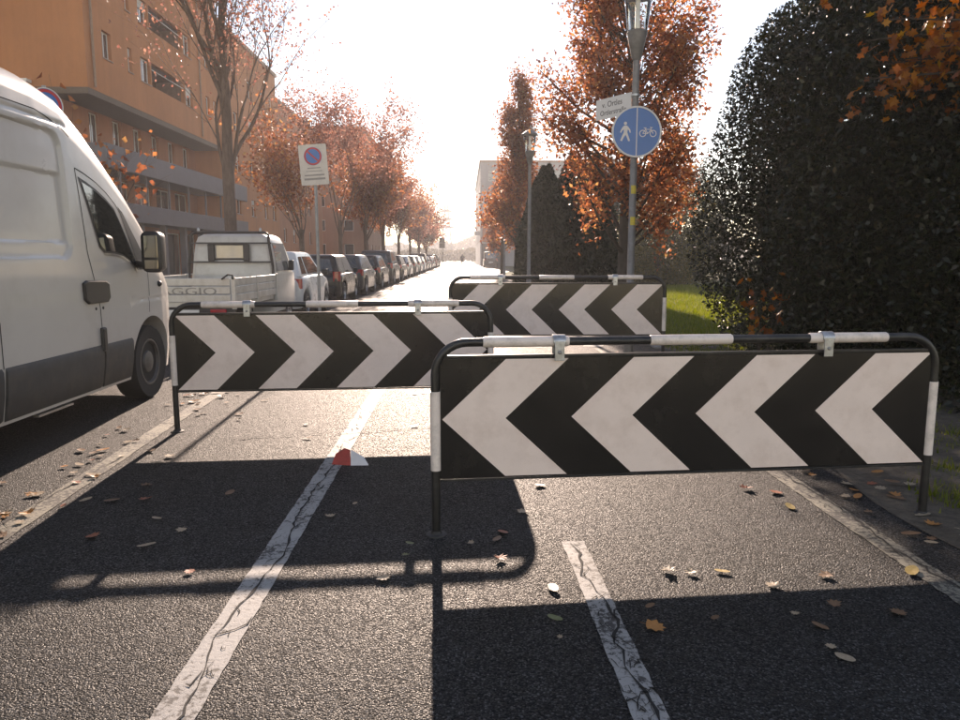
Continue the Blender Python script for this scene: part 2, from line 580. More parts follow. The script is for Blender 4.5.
def barrier(a, b, lift, point, label, lean=0.0):
    A = Vector((a[0], a[1], 0)); B = Vector((b[0], b[1], 0))
    Wd = (B - A).length
    root = empty('chevron_barrier', A, math.atan2(B.y - A.y, B.x - A.x))
    tag(root, label, 'barrier', 'chevron barriers closing the lane')
    top = 0.955 + lift; rr = 0.155; rt = 0.0215
    # tube frame
    pts = [(0, 0, -0.03), (0, 0, 0.3), (0, 0, top - rr)]
    for i in range(1, 9):
        t = PI / 2 * i / 8
        pts.append((rr - rr * math.cos(t), 0, top - rr + rr * math.sin(t)))
    pts.append((Wd / 2, 0, top))
    for i in range(0, 9):
        t = PI / 2 * i / 8
        pts.append((Wd - rr + rr * math.sin(t), 0, top - rr + rr * math.cos(t)))
    pts += [(Wd, 0, 0.3), (Wd, 0, -0.03)]
    MB().tube(pts, rt, 16).build('tube_frame', M_BLACK, root, smooth=40)
    for x in (0, Wd):
        MB().lathe([(0.052, 0.0), (0.050, 0.006), (0.030, 0.010), (0.024, 0.022)], 20, Matrix.Translation((x, 0, 0.001))).build('ground_socket', M_TAR, root, smooth=40)
    # white sleeves on the top rail and the posts
    seg = Wd / 6.15
    x0 = 0.17 if point < 0 else 0.165
    c0 = 0.23
    for k in range(3):
        xa = c0 + 2 * k * seg * 0.985
        MB().tube([(xa, 0, top), (xa + 0.006, 0, top), (xa + seg - 0.006, 0, top), (xa + seg, 0, top)], [rt + 0.001, rt + 0.0045, rt + 0.0045, rt + 0.001], 16).build('white_sleeve', M_SLEEVE, root, smooth=50)
    for x in (0, Wd):
        MB().tube([(x, 0, lift + 0.33), (x, 0, lift + 0.72)], rt + 0.0035, 16).build('post_sleeve', M_SLEEVE, root, smooth=50)
    # panel: black sheet, aluminium edge channels, white chevrons
    z0, z1 = 0.285 + lift, 0.880 + lift
    px0, px1 = 0.0205, Wd - 0.0205
    panel = MB().box(px0, px1, -0.006, 0.006, z0, z1).build('panel', M_FILMB, root, bevel=0.002)
    for za, zb in ((z1 + 0.001, z1 + 0.014), (z0 - 0.012, z0 - 0.001)):
        MB().box(px0, px1, -0.011, 0.011, za, zb).build('edge_channel', M_BLACK, panel, bevel=0.002)
    hgt = z1 - z0 - 0.014
    pitch = (px1 - px0) / 4
    half, w = pitch * 0.485, pitch * 0.485
    for i in range(4):
        xt = (px0 + 0.012 + i * pitch) if point < 0 else (px1 - 0.012 - i * pitch)
        pl = chevron(xt, -1 if point < 0 else 1, half, w, hgt)
        pl = clip_x(pl, px1 - 0.004, lambda x: x <= px1 - 0.004)
        pl = clip_x(pl, px0 + 0.004, lambda x: x >= px0 + 0.004)
        Mx = Matrix.Translation((0, -0.0062, (z0 + z1) / 2)) @ Matrix.Rotation(R(90), 4, 'X')
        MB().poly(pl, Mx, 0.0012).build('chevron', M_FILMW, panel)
    # clamps holding the panel under the rail
    for fx in (0.232, 0.765):
        x = Wd * fx
        cl = MB()
        ring = []
        for i in range(13):
            t = PI * (-0.08 + 1.16 * i / 12)
            ring.append((math.cos(t), math.sin(t)))
        ro, ri = rt + 0.012, rt + 0.0055
        prof = [(c * ro, s_ * ro) for c, s_ in ring] + [(c * ri, s_ * ri) for c, s_ in reversed(ring)]
        cl.poly(prof, Matrix.Translation((x - 0.031, 0, top)) @ Matrix(((0, 0, 1, 0), (1, 0, 0, 0), (0, 1, 0, 0), (0, 0, 0, 1))), 0.062)
        cl.box(x - 0.024, x + 0.024, -ro - 0.001, -ro + 0.0055, z1 - 0.016, top + 0.004)
        cl.box(x - 0.024, x + 0.024, ro - 0.0055, ro + 0.001, z1 - 0.016, top + 0.004)
        cp = cl.build('clamp', M_GALV, root, smooth=35, bevel=0.0015)
        Mb = Matrix.Translation((x, -ro - 0.0008, (z1 + top) / 2 - 0.012)) @ Matrix.Rotation(R(90), 4, 'X')
        MB().lathe([(0.010, 0), (0.010, 0.005), (0.006, 0.009), (0.002, 0.0095)], 6, Mb).build('bolt', M_GALVP, cp)
    return root

barrier((-0.145, 3.505), (2.43, 3.745), 0.0, -1, 'large chevron barrier with wide white arrows pointing away from the white van')
barrier((-2.262, 5.73), (0.205, 5.93), 0.04, 1, 'chevron barrier with arrows pointing from the white van towards the hedge')
barrier((-0.172, 8.6), (2.325, 8.6), 0.172, -1, 'chevron barrier standing right in front of the post with the blue round sign')

# ------------------------------------------------------------------ white van
def van():
    ox, oy = -4.02, 5.0
    root = empty('white_van', (ox, oy, 0))
    tag(root, 'white high-roof panel van with dark lower cladding parked beside a chevron barrier', 'van')
    M_W = mat('van_white_paint', (0.60, 0.565, 0.515), 0.30, var=0.04, scale=2.2, dirt=(0.49, 0.45, 0.395), dscale=1.1, coat=0.3)
    M_CL = mat('grey_plastic_cladding', (0.055, 0.054, 0.053), 0.6, var=0.25, scale=9, bump=0.15, bscale=200, bdist=0.003, dirt=(0.10, 0.086, 0.072), dscale=3)
    M_BP = mat('black_plastic', (0.018, 0.018, 0.018), 0.42, var=0.3, scale=14)
    M_SEAM = mat('door_gap', (0.02, 0.02, 0.02), 0.9)
    M_RUB = mat('tyre_rubber', (0.02, 0.02, 0.02), 0.8, var=0.3, scale=20)
    M_STEEL = mat('steel_rim', (0.12, 0.115, 0.11), 0.5, metal=0.5, var=0.25, scale=12)
    M_GL = glass_mat('van_glass', (0.012, 0.016, 0.016))
    RY = [1.9, 5.25, 5.55, 5.75, 5.92, 6.10, 6.30, 6.56, 6.90, 7.10, 7.40, 7.52, 7.62, 7.75, 7.88, 7.98, 8.03]
    RZ = [2.75, 2.75, 2.74, 2.71, 2.675, 2.585, 2.47, 2.29, 2.04, 1.86, 1.58, 1.42, 1.34, 1.24, 1.10, 0.92, 0.62]
    HY = [1.9, 7.2, 7.45, 7.6, 7.72, 7.84, 7.94, 8.0, 8.03]
    HW = [1.0, 1.0, 0.995, 0.98, 0.955, 0.90, 0.80, 0.66, 0.50]
    roof = lambda y: float(np.interp(y, RY, RZ))
    plan = lambda y: float(np.interp(y, HY, HW))
    TZ = [0, .12, .3, .5, .66, .78, .87, .93, .97, 1.0]
    TW = [1, 1, .994, .98, .965, .95, .925, .875, .74, 0.0]
    def sstep(a, b, x):
        t = min(1, max(0, (x - a) / (b - a))); return t * t * (3 - 2 * t)
    def recess(y, z):
        # long pressed panel with rounded corners, ledge inside
        d = 0.0
        cy0, cy1, cz0, cz1, rad = 2.2, 5.84, 1.345, 2.30, 0.13
        qx = max(cy0 + rad - y, y - (cy1 - rad), 0); qz = max(cz0 + rad - z, z - (cz1 - rad), 0)
        inside = rad - math.hypot(qx, qz)
        d += 0.026 * sstep(-0.002, 0.022, inside)
        if inside > 0:
            d += 0.018 * sstep(1.462, 1.48, z) * (1 - sstep(1.965, 1.99, z)) * sstep(0.025, 0.045, inside)
        # styling crease and roof gutter
        d += 0.008 * math.exp(-((z - 0.965) / 0.012) ** 2)
        d += 0.012 * math.exp(-((z - 2.365) / 0.014) ** 2) * (y < 5.95)
        return d
    def side(y, z):
        r_ = roof(y)
        t = (z - 1.0) / max(0.05, r_ - 1.0)
        w = float(np.interp(t, TZ, TW)) if z > 1.0 else float(np.interp(z, [.24, .45, .63, 1.0], [.955, .985, 1.0, 1.0]))
        return w * plan(y)
    AR, AZ = 0.43, 0.37
    axles = (3.45, 7.19)
    def zb(y):
        for c in axles:
            if abs(y - c) < AR:
                return max(0.25, AZ + math.sqrt(AR * AR - (y - c) ** 2))
        return 0.25
    ys = sorted(set([round(1.9 + i * 0.06, 3) for i in range(52)] + [round(4.6 + i * 0.025, 3) for i in range(136)] + [round(c + AR * math.sin(R(a)), 3) for c in axles for a in range(-90, 91, 6)] + [8.0, 8.03] + [5.80, 5.82, 5.84, 5.86]))
    lev = list(np.linspace(0, 1, 16))
    rings = []
    for y in ys:
        r_ = roof(y); b_ = zb(y)
        zmid = min(1.0, r_ - 0.1)
        b_ = min(b_, zmid - 0.03)
        half = []
        zz = [b_ + (zmid - b_) * i / 14 for i in range(15)]
        top = r_ - zmid
        zz += [zmid + top * t for t in list(np.linspace(0.02, 0.86, 100)) + [.89, .92, .945, .965, .982]]
        for z in zz:
            half.append((max(0.02, side(y, z) - recess(y, z)), z))
        right = [(ox + x, y, z) for x, z in half]
        left = [(ox - x, y, z) for x, z in reversed(half)]
        rings.append(right + [(ox, y, r_)] + left)
    mb = MB((ox, oy, 0))
    mb.loft(rings, caps=True)
    mb.build('body', M_W, root, smooth=40)
    def patch(name, poly, m, parent, off, thick=0.0):
        mb = MB((ox, oy, 0))
        # fine triangulation so that the patch follows the curved side
        bm = bmesh.new()
        vs2 = [bm.verts.new((0, p[0], p[1])) for p in poly]
        bm.faces.new(vs2)
        bmesh.ops.triangulate(bm, faces=bm.faces)
        for _ in range(4):
            long_e = [e for e in bm.edges if e.calc_length() > 0.09]
            if long_e:
                bmesh.ops.subdivide_edges(bm, edges=long_e, cuts=1)
                bmesh.ops.triangulate(bm, faces=bm.faces)
        bm.verts.index_update()
        v = [(ox + side(q.co.y, q.co.z) + off, q.co.y, q.co.z) for q in bm.verts]
        f = [tuple(q.index for q in fc.verts) for fc in bm.faces]
        bm.free()
        mb.add(v, f)
        if thick:
            nv = len(v)
            mb.add([(x - thick, y, z) for x, y, z in v], f)
        return mb.build(name, m, parent, smooth=40)
    def line(name, pts, w, m, parent, off=0.0015):
        P = []
        for a, b in zip(pts[:-1], pts[1:]):
            k = max(1, int(math.hypot(b[0] - a[0], b[1] - a[1]) / 0.03))
            P += [(a[0] + (b[0] - a[0]) * i / k, a[1] + (b[1] - a[1]) * i / k) for i in range(k)]
        P.append(pts[-1])
        v = []
        for i, p in enumerate(P):
            a = P[max(0, i - 1)]; b = P[min(len(P) - 1, i + 1)]
            d = Vector((b[0] - a[0], b[1] - a[1])).normalized(); nn = Vector((-d.y, d.x)) * w / 2
            for s_ in (-1, 1):
                y, z = p[0] + nn.x * s_, p[1] + nn.y * s_
                v.append((ox + side(y, z) - recess(y, z) + off, y, z))
        mb = MB((ox, oy, 0))
        mb.add(v, [(2 * i, 2 * i + 2, 2 * i + 3, 2 * i + 1) for i in range(len(P) - 1)])
        return mb.build(name, m, parent)
    win = [(6.07, 1.955), (6.20, 1.925), (6.33, 1.885), (6.47, 1.83), (6.60, 1.76), (6.68, 1.66), (6.80, 1.48), (6.90, 1.33), (6.93, 1.26), (6.80, 1.335), (6.66, 1.385), (6.50, 1.405), (6.34, 1.41), (6.27, 1.45), (6.20, 1.64)]
    cy = sum(p[0] for p in win) / len(win); cz = sum(p[1] for p in win) / len(win)
    grow = lambda k: [(cy + (p[0] - cy) * k, cz + (p[1] - cz) * k) for p in win]
    door = line('door', [(6.0, 2.05), (6.02, 1.80), (6.05, 1.40), (6.13, 1.15), (6.19, 0.95), (6.20, 0.62)], 0.010, M_SEAM, root)
    line('door_gap', [(6.0, 2.05), (6.15, 2.02), (6.33, 1.97), (6.5, 1.90), (6.64, 1.82), (6.9, 1.58), (7.10, 1.35), (7.16, 1.24), (7.155, 1.0), (7.14, 0.84)], 0.009, M_SEAM, door)
    line('door_gap', [(4.84, 2.36), (4.85, 1.2), (4.85, 0.63)], 0.010, M_SEAM, root)
    line('roof_gap', [(1.95, 2.415), (5.55, 2.41), (5.82, 2.36), (5.98, 2.28)], 0.008, M_SEAM, root)
    patch('window_surround', grow(1.09), M_BP, door, 0.003)
    gl = patch('door_window', grow(0.985), M_GL, door, 0.007)
    patch('quarter_window', [(6.68, 1.80), (6.76, 1.755), (6.98, 1.52), (7.16, 1.305), (7.15, 1.245), (6.97, 1.245), (6.88, 1.43), (6.78, 1.60)], M_BP, door, 0.006)
    line('window_trim', [(6.33, 1.385), (6.5, 1.38), (6.66, 1.36), (6.80, 1.31), (6.95, 1.225)], 0.018, M_ALU, door, 0.009)
    # windscreen on the slope
    wv = []
    for i in range(9):
        y = 6.52 + (7.42 - 6.52) * i / 8
        for k in range(-8, 9):
            x = 0.80 * k / 8
            wv.append((ox + x, y + 0.004 + 0.02 * (1 - (k / 8) ** 2), roof(y) + 0.004 - 0.03 * (k / 8) ** 2))
    mb = MB((ox, oy, 0)); mb.add(wv, [(i * 17 + k, i * 17 + k + 1, (i + 1) * 17 + k + 1, (i + 1) * 17 + k) for i in range(8) for k in range(16)])
    mb.build('windscreen', M_GL, root, smooth=60)
    # cladding along the sill
    def clad(name, y0, y1):
        n = max(2, int((y1 - y0) / 0.06)); rr_ = []
        for i in range(n + 1):
            y = y0 + (y1 - y0) * i / n
            b_ = max(0.235, zb(y) - 0.0)
            if b_ > 0.58: b_ = 0.58
            zz = [b_, b_ + 0.04, 0.45, 0.55, 0.61, 0.635]
            zz = [max(z, b_ + 0.002 * k) for k, z in enumerate(zz)]
            e = [-0.02, 0.016, 0.020, 0.019, 0.014, 0.0]
            outer = [(ox + side(y, z) + d, y, z) for z, d in zip(zz, e)]
            inner = [(ox + side(y, z) - 0.03, y, z) for z in reversed(zz)]
            rr_.append(outer + inner)
        mb = MB((ox, oy, 0)); mb.loft(rr_); mb.build(name, M_CL, root, smooth=40)
    clad('sill_cladding', 3.9, 4.83)
    clad('sill_cladding', 4.87, 6.185)
    clad('sill_cladding', 6.215, 6.74)
    MB((ox, oy, 0)).box(ox + 0.99, ox + 1.028, 6.16, 6.235, 0.58, 0.78).build('hinge_cover', M_BP, root, bevel=0.015)
    # bright sill strip
    MB((ox, oy, 0)).box(ox + 0.93, ox + 0.972, 5.25, 5.72, 0.222, 0.238).build('sill_strip', M_ALU, root)
    MB((ox, oy, 0)).box(ox - 0.9, ox + 0.9, 2.0, 6.6, 0.33, 0.42).build('chassis', M_BP, root)
    # handle
    hp = [(5.92, 1.155), (5.97, 1.175), (6.28, 1.165), (6.335, 1.14), (6.345, 1.02), (6.30, 0.985), (5.99, 0.985), (5.93, 1.02)]
    mb = MB((ox, oy, 0))
    mb.poly(hp, Matrix.Translation((ox + side(6.1, 1.08) - 0.005, 0, 0)) @ Matrix(((0, 0, 1, 0), (1, 0, 0, 0), (0, 1, 0, 0), (0, 0, 0, 1))), 0.03)
    h = mb.build('door_handle', M_BP, door, bevel=0.012)
    for y in (6.03, 6.11, 6.19, 6.26):
        MB((ox, oy, 0)).box(ox + 1.022, ox + 1.034, y - 0.025, y + 0.012, 1.02, 1.14).build('handle_rib', M_BP, h, bevel=0.006) if False else None
    for y in (6.12, 6.24):
        MB((ox, oy, 0)).lathe([(0.013, 0), (0.013, 0.006), (0.007, 0.008)], 12, Matrix.Translation((ox + 0.997, y, 0.94)) @ Matrix.Rotation(R(90), 4, 'Y')).build('lock', M_BP, door)
    # mirror: black housing, glass facing back
    mx0, mx1, mz0, mz1 = ox + 1.145, ox + 1.30, 1.235, 1.575
    rings = []
    for yy, e in ((6.72, 0.0), (6.73, 0.012), (6.79, 0.014), (6.86, 0.0), (6.885, -0.04)):
        r_ = 0.045; ring = []
        for (cx, cz2, a0) in ((mx1 - r_, mz1 - r_, 0), (mx0 + r_, mz1 - r_, 90), (mx0 + r_, mz0 + r_, 180), (mx1 - r_, mz0 + r_, 270)):
            for k in range(5):
                a = R(a0 + 22.5 * k)
                ring.append((cx + (r_ + e) * math.cos(a), yy, cz2 + (r_ + e) * math.sin(a)))
        rings.append(ring)
    mb = MB((ox, oy, 0)); mb.loft(rings); mir = mb.build('mirror', M_BP, root, smooth=45)
    M_MIR = mat('mirror_glass', (0.22, 0.22, 0.22), 0.03, metal=1.0, var=0.02)
    MB((ox, oy, 0)).box(mx0 + 0.018, mx1 - 0.018, 6.714, 6.719, mz0 + 0.12, mz1 - 0.025).build('mirror_glass', M_MIR, mir, bevel=0.003)
    MB((ox, oy, 0)).box(mx0 + 0.018, mx1 - 0.018, 6.714, 6.719, mz0 + 0.02, mz0 + 0.10).build('mirror_glass', M_MIR, mir, bevel=0.003)
    MB((ox, oy, 0)).tube([(ox + 0.96, 6.98, 1.30), (ox + 1.06, 6.90, 1.29), (ox + 1.18, 6.82, 1.30)], 0.035, 10).build('mirror_arm', M_BP, mir, smooth=40)
    # side repeater, headlamp
    mb = MB((ox, oy, 0)); mb.lathe([(0.03, 0), (0.028, 0.02), (0.015, 0.034), (0.003, 0.037)], 12, Matrix.Translation((ox + side(7.40, 1.10) - 0.004, 7.40, 1.10)) @ Matrix.Rotation(R(90), 4, 'Y'))
    mb.build('side_repeater', M_BP, root, smooth=40)
    for s_ in (1, -1):
        MB((ox, oy, 0)).box(ox + s_ * 0.72 - 0.15, ox + s_ * 0.72 + 0.15, 7.86, 7.94, 0.72, 0.98).build('headlight', M_GL, root, bevel=0.04)
    MB((ox, oy, 0)).box(ox - 0.88, ox + 0.88, 7.78, 8.08, 0.28, 0.62).build('front_bumper', M_CL, root, bevel=0.06)
    # wheels
    for cy_ in axles:
        for s_ in (1, -1):
            Mx = Matrix.Translation((ox + s_ * 0.86, cy_, 0.355)) @ Matrix.Rotation(R(90 * s_), 4, 'Y')
            mb = MB((ox, oy, 0)); mb.lathe([(0.21, -0.10), (0.34, -0.11), (0.355, -0.08), (0.355, 0.08), (0.34, 0.108), (0.23, 0.10), (0.21, 0.07)], 36, Mx)
            wl = mb.build('wheel', M_RUB, root, smooth=35)
            mb = MB((ox, oy, 0)); mb.lathe([(0.222, 0.04), (0.222, 0.10), (0.205, 0.10), (0.19, 0.055), (0.12, 0.045), (0.10, 0.085), (0.055, 0.095), (0.03, 0.10)], 30, Mx)
            rim = mb.build('rim', M_STEEL, wl, smooth=35)
            mb = MB((ox, oy, 0))
            for k in range(8):
                a = 2 * PI * k / 8
                Mh = Mx @ Matrix.Translation((0.155 * math.cos(a), 0.155 * math.sin(a), 0.052)) @ Matrix.Rotation(a, 4, 'Z')
                mb.lathe([(0.028, -0.01), (0.028, 0.004)], 10, Mh @ Matrix.Diagonal((0.75, 1, 1, 1)))
            o_ = mb.build('rim_holes', M_SEAM, rim); o_['kind'] = 'stuff'
van()

# ------------------------------------------------------------------ flatbed pickup
M_RUBBER = mat('car_tyre', (0.02, 0.02, 0.02), 0.8, var=0.3, scale=20)
M_RIM = mat('car_rim', (0.42, 0.42, 0.42), 0.35, metal=0.8, var=0.2)
M_CGLASS = see_glass('car_glass', (0.42, 0.46, 0.45))
M_PLAST = mat('dark_plastic', (0.02, 0.02, 0.02), 0.5, var=0.3)
M_RED = mat('tail_lamp_red', (0.42, 0.022, 0.03), 0.15, var=0.15, scale=20, coat=0.6)
M_PLATE = mat('number_plate', (0.72, 0.72, 0.70), 0.4, var=0.05)
M_CABIN = mat('cabin_trim', (0.03, 0.03, 0.032), 0.8, var=0.3)

def car_wheel(root, x, y, r, w, s_):
    Mx = Matrix.Translation((x, y, r)) @ Matrix.Rotation(R(90 * s_), 4, 'Y')
    wl = MB().lathe([(r * .62, -w / 2), (r * .95, -w / 2), (r, -w * .36), (r, w * .36), (r * .95, w / 2), (r * .66, w / 2), (r * .6, w * .3)], 28, Mx).build('wheel', M_RUBBER, root, smooth=35)
    mb = MB()
    mb.lathe([(r * .65, w * .1), (r * .65, w * .48), (r * .60, w * .48), (r * .56, w * .2), (r * .2, w * .2), (r * .18, w * .42), (r * .05, w * .44)], 24, Mx)
    mb.build('rim', M_RIM, wl, smooth=35)

def pickup():
    X, Y0 = -4.27, 11.2
    root = empty('flatbed_pickup', (X, Y0, 0))
    tag(root, 'small silver flatbed pickup with dropside boards and lettered tailgate', 'pickup')
    M_AL = mat('dropside_aluminium', (0.52, 0.51, 0.48), 0.38, metal=0.35, var=0.12, scale=5, dirt=(0.36, 0.34, 0.30), dscale=4)
    M_CB = mat('pickup_cab_paint', (0.60, 0.58, 0.53), 0.35, var=0.06, scale=4, coat=0.3, dirt=(0.48, 0.45, 0.40), dscale=3)
    M_FR = mat('dark_headboard_steel', (0.05, 0.042, 0.038), 0.5, var=0.3)
    hw = 0.80; L_ = 2.5; zb, zt = 0.68, 1.05
    bed = MB().box(-hw + 0.03, hw - 0.03, 0.03, L_, zb - 0.07, zb).build('bed_floor', M_AL, root)
    MB().box(-0.35, 0.35, 0.1, 4.0, 0.36, 0.60).build('chassis', M_PLAST, root)
    # tailgate of three boards, side boards of three
    def boards(name, horizontal_x, y0, y1, x0, x1):
        g = None
        n = 3; h = (zt - zb) / n
        for k in range(n):
            za, zc = zb + k * h + 0.004, zb + (k + 1) * h - 0.004
            b = MB().box(x0, x1, y0, y1, za, zc).build(name if g is None else 'board', M_AL, root if g is None else g, bevel=0.008)
            if g is None: g = b
        return g
    tail = boards('tailgate', True, 0.0, 0.028, -hw + 0.05, hw - 0.05)
    for s_ in (1, -1):
        boards('side_board', False, 0.05, L_ - 0.03, s_ * hw - 0.014, s_ * hw + 0.014)
        # corner post with latch lever
        p = MB().box(s_ * hw - 0.03, s_ * hw + 0.03, -0.012, 0.045, zb - 0.1, zt + 0.01).build('corner_post', M_AL, root, bevel=0.006)
        MB().tube([(s_ * hw, -0.02, zt - 0.02), (s_ * hw, -0.03, zt + 0.04), (s_ * hw - s_ * 0.06, -0.04, zt + 0.05), (s_ * hw - s_ * 0.16, -0.03, zt - 0.02)], 0.014, 8).build('latch', M_PLAST, p, smooth=40)
        MB().box(s_ * hw - 0.03, s_ * hw + 0.03, L_ - 0.028, L_ + 0.03, zb - 0.1, zt + 0.01).build('corner_post', M_AL, root, bevel=0.006)
        MB().box(s_ * hw - 0.02, s_ * hw + 0.0245, 1.2, 1.26, zb - 0.02, zt).build('board_clamp', M_AL, root, bevel=0.005)
        MB().box(s_ * 0.55 - 0.12, s_ * 0.55 + 0.12, 0.02, 0.08, 0.47, 0.58).build('tail_light', M_RED, root, bevel=0.01)
    Mt = Matrix.Translation((0.02, -0.0012, (zb + zt) / 2 - 0.02)) @ Matrix.Rotation(R(90), 4, 'X')
    text_mesh('lettering', 'PIAGGIO', 0.155, mat('lettering_grey', (0.24, 0.23, 0.21), 0.5), tail, Mt @ Matrix.Diagonal((1.75, 1, 1, 1)), 0.002)
    MB().box(-0.26, 0.26, 0.03, 0.045, 0.46, 0.57).build('number_plate', M_PLATE, root)
    MB().box(-hw + 0.02, hw - 0.02, 0.05, 0.10, 0.40, 0.60).build('rear_beam', M_PLAST, root, bevel=0.01)
    # cab: loft of rounded rectangles by height
    def rr(x, y0, y1, z, r=0.10):
        ring = []
        for cx, cy, a0 in ((x - r, y1 - r, 0), (-x + r, y1 - r, 90), (-x + r, y0 + r, 180), (x - r, y0 + r, 270)):
            for k in range(5):
                a = R(a0 + 22.5 * k); ring.append((cx + r * math.cos(a), cy + r * math.sin(a), z))
        return ring
    c0 = L_ + 0.06
    lv = [(0.34, .72, 0, 1.62), (0.5, .76, 0, 1.68), (0.85, .77, 0, 1.69), (1.06, .765, 0, 1.66)]
    up = [(1.06, .745, .0, 1.62), (1.35, .72, .015, 1.42), (1.62, .675, .035, 1.20), (1.72, .64, .06, 1.10), (1.775, .55, .12, 0.98), (1.79, .3, .3, .8)]
    MB().loft([rr(w, c0 + a, c0 + b, z) for z, w, a, b in lv]).build('cab_body', M_CB, root, smooth=45)
    cab = MB().loft([rr(w, c0 + a, c0 + b, z, 0.09) for z, w, a, b in up]).build('cab_roof', M_CB, root, smooth=45)
    # rear window and side panes, seen as dark-framed openings
    MB().box(-0.36, 0.30, c0 + 0.0, c0 + 0.03, 1.30, 1.60).build('window_surround', M_FR, cab, bevel=0.02)
    MB().box(-0.30, 0.24, c0 - 0.006, c0 + 0.01, 1.335, 1.575).build('rear_window', mat('cab_glass', (0.42, 0.41, 0.38), 0.08, var=0.1, spec=0.8), cab, bevel=0.01)
    for s_ in (1, -1):
        v = [(s_ * 0.742, c0 + 0.25, 1.10), (s_ * 0.742, c0 + 1.40, 1.10), (s_ * 0.676, c0 + 1.06, 1.62), (s_ * 0.676, c0 + 0.25, 1.62)]
        v = [(x + s_ * 0.012, y, z) for x, y, z in v]
        MB().add(v + [(x - s_ * 0.01, y, z) for x, y, z in v], [(0, 1, 2, 3), (4, 7, 6, 5), (0, 4, 5, 1), (1, 5, 6, 2), (2, 6, 7, 3), (3, 7, 4, 0)]).build('side_window', glass_mat('cab_side_glass', (0.10, 0.11, 0.11)), cab)
        MB().box(s_ * 0.80 - 0.05, s_ * 0.80 + 0.05, c0 + 1.18, c0 + 1.24, 1.10, 1.30).build('mirror', M_PLAST, root, bevel=0.02)
        for yy in (0.95, 3.75):
            car_wheel(root, s_ * 0.66, yy, 0.275, 0.16, s_)
    # headboard: dark tube arch round the back of the cab with two bars
    arch = [(-0.765, L_ - 0.0, zb), (-0.76, L_, 1.2), (-0.70, L_, 1.66)]
    for i in range(7):
        t = PI / 2 * i / 6
        arch.append((-0.60 - 0.10 * math.cos(t), L_, 1.72 + 0.08 * math.sin(t)))
    arch += [(-x, y, z) for x, y, z in reversed(arch)]
    hb = MB().tube(arch, 0.026, 10).build('headboard_frame', M_FR, root, smooth=40)
    for z in (1.27, 1.61):
        MB().box(-0.745, 0.745, L_ - 0.016, L_ + 0.016, z - 0.014, z + 0.014).build('headboard_bar', M_FR, hb)
    for x in (-0.35, 0.29):
        MB().box(x - 0.06, x + 0.06, L_ - 0.014, L_ + 0.014, 1.285, 1.595).build('lamp_guard', M_FR, hb, bevel=0.02)
    for x in (-0.56, 0.56):
        MB().lathe([(0.02, 0), (0.028, 0.03), (0.01, 0.07)], 10, Matrix.Translation((x, L_, 1.815))).build('tie_knob', M_GALV, hb, smooth=40)
pickup()

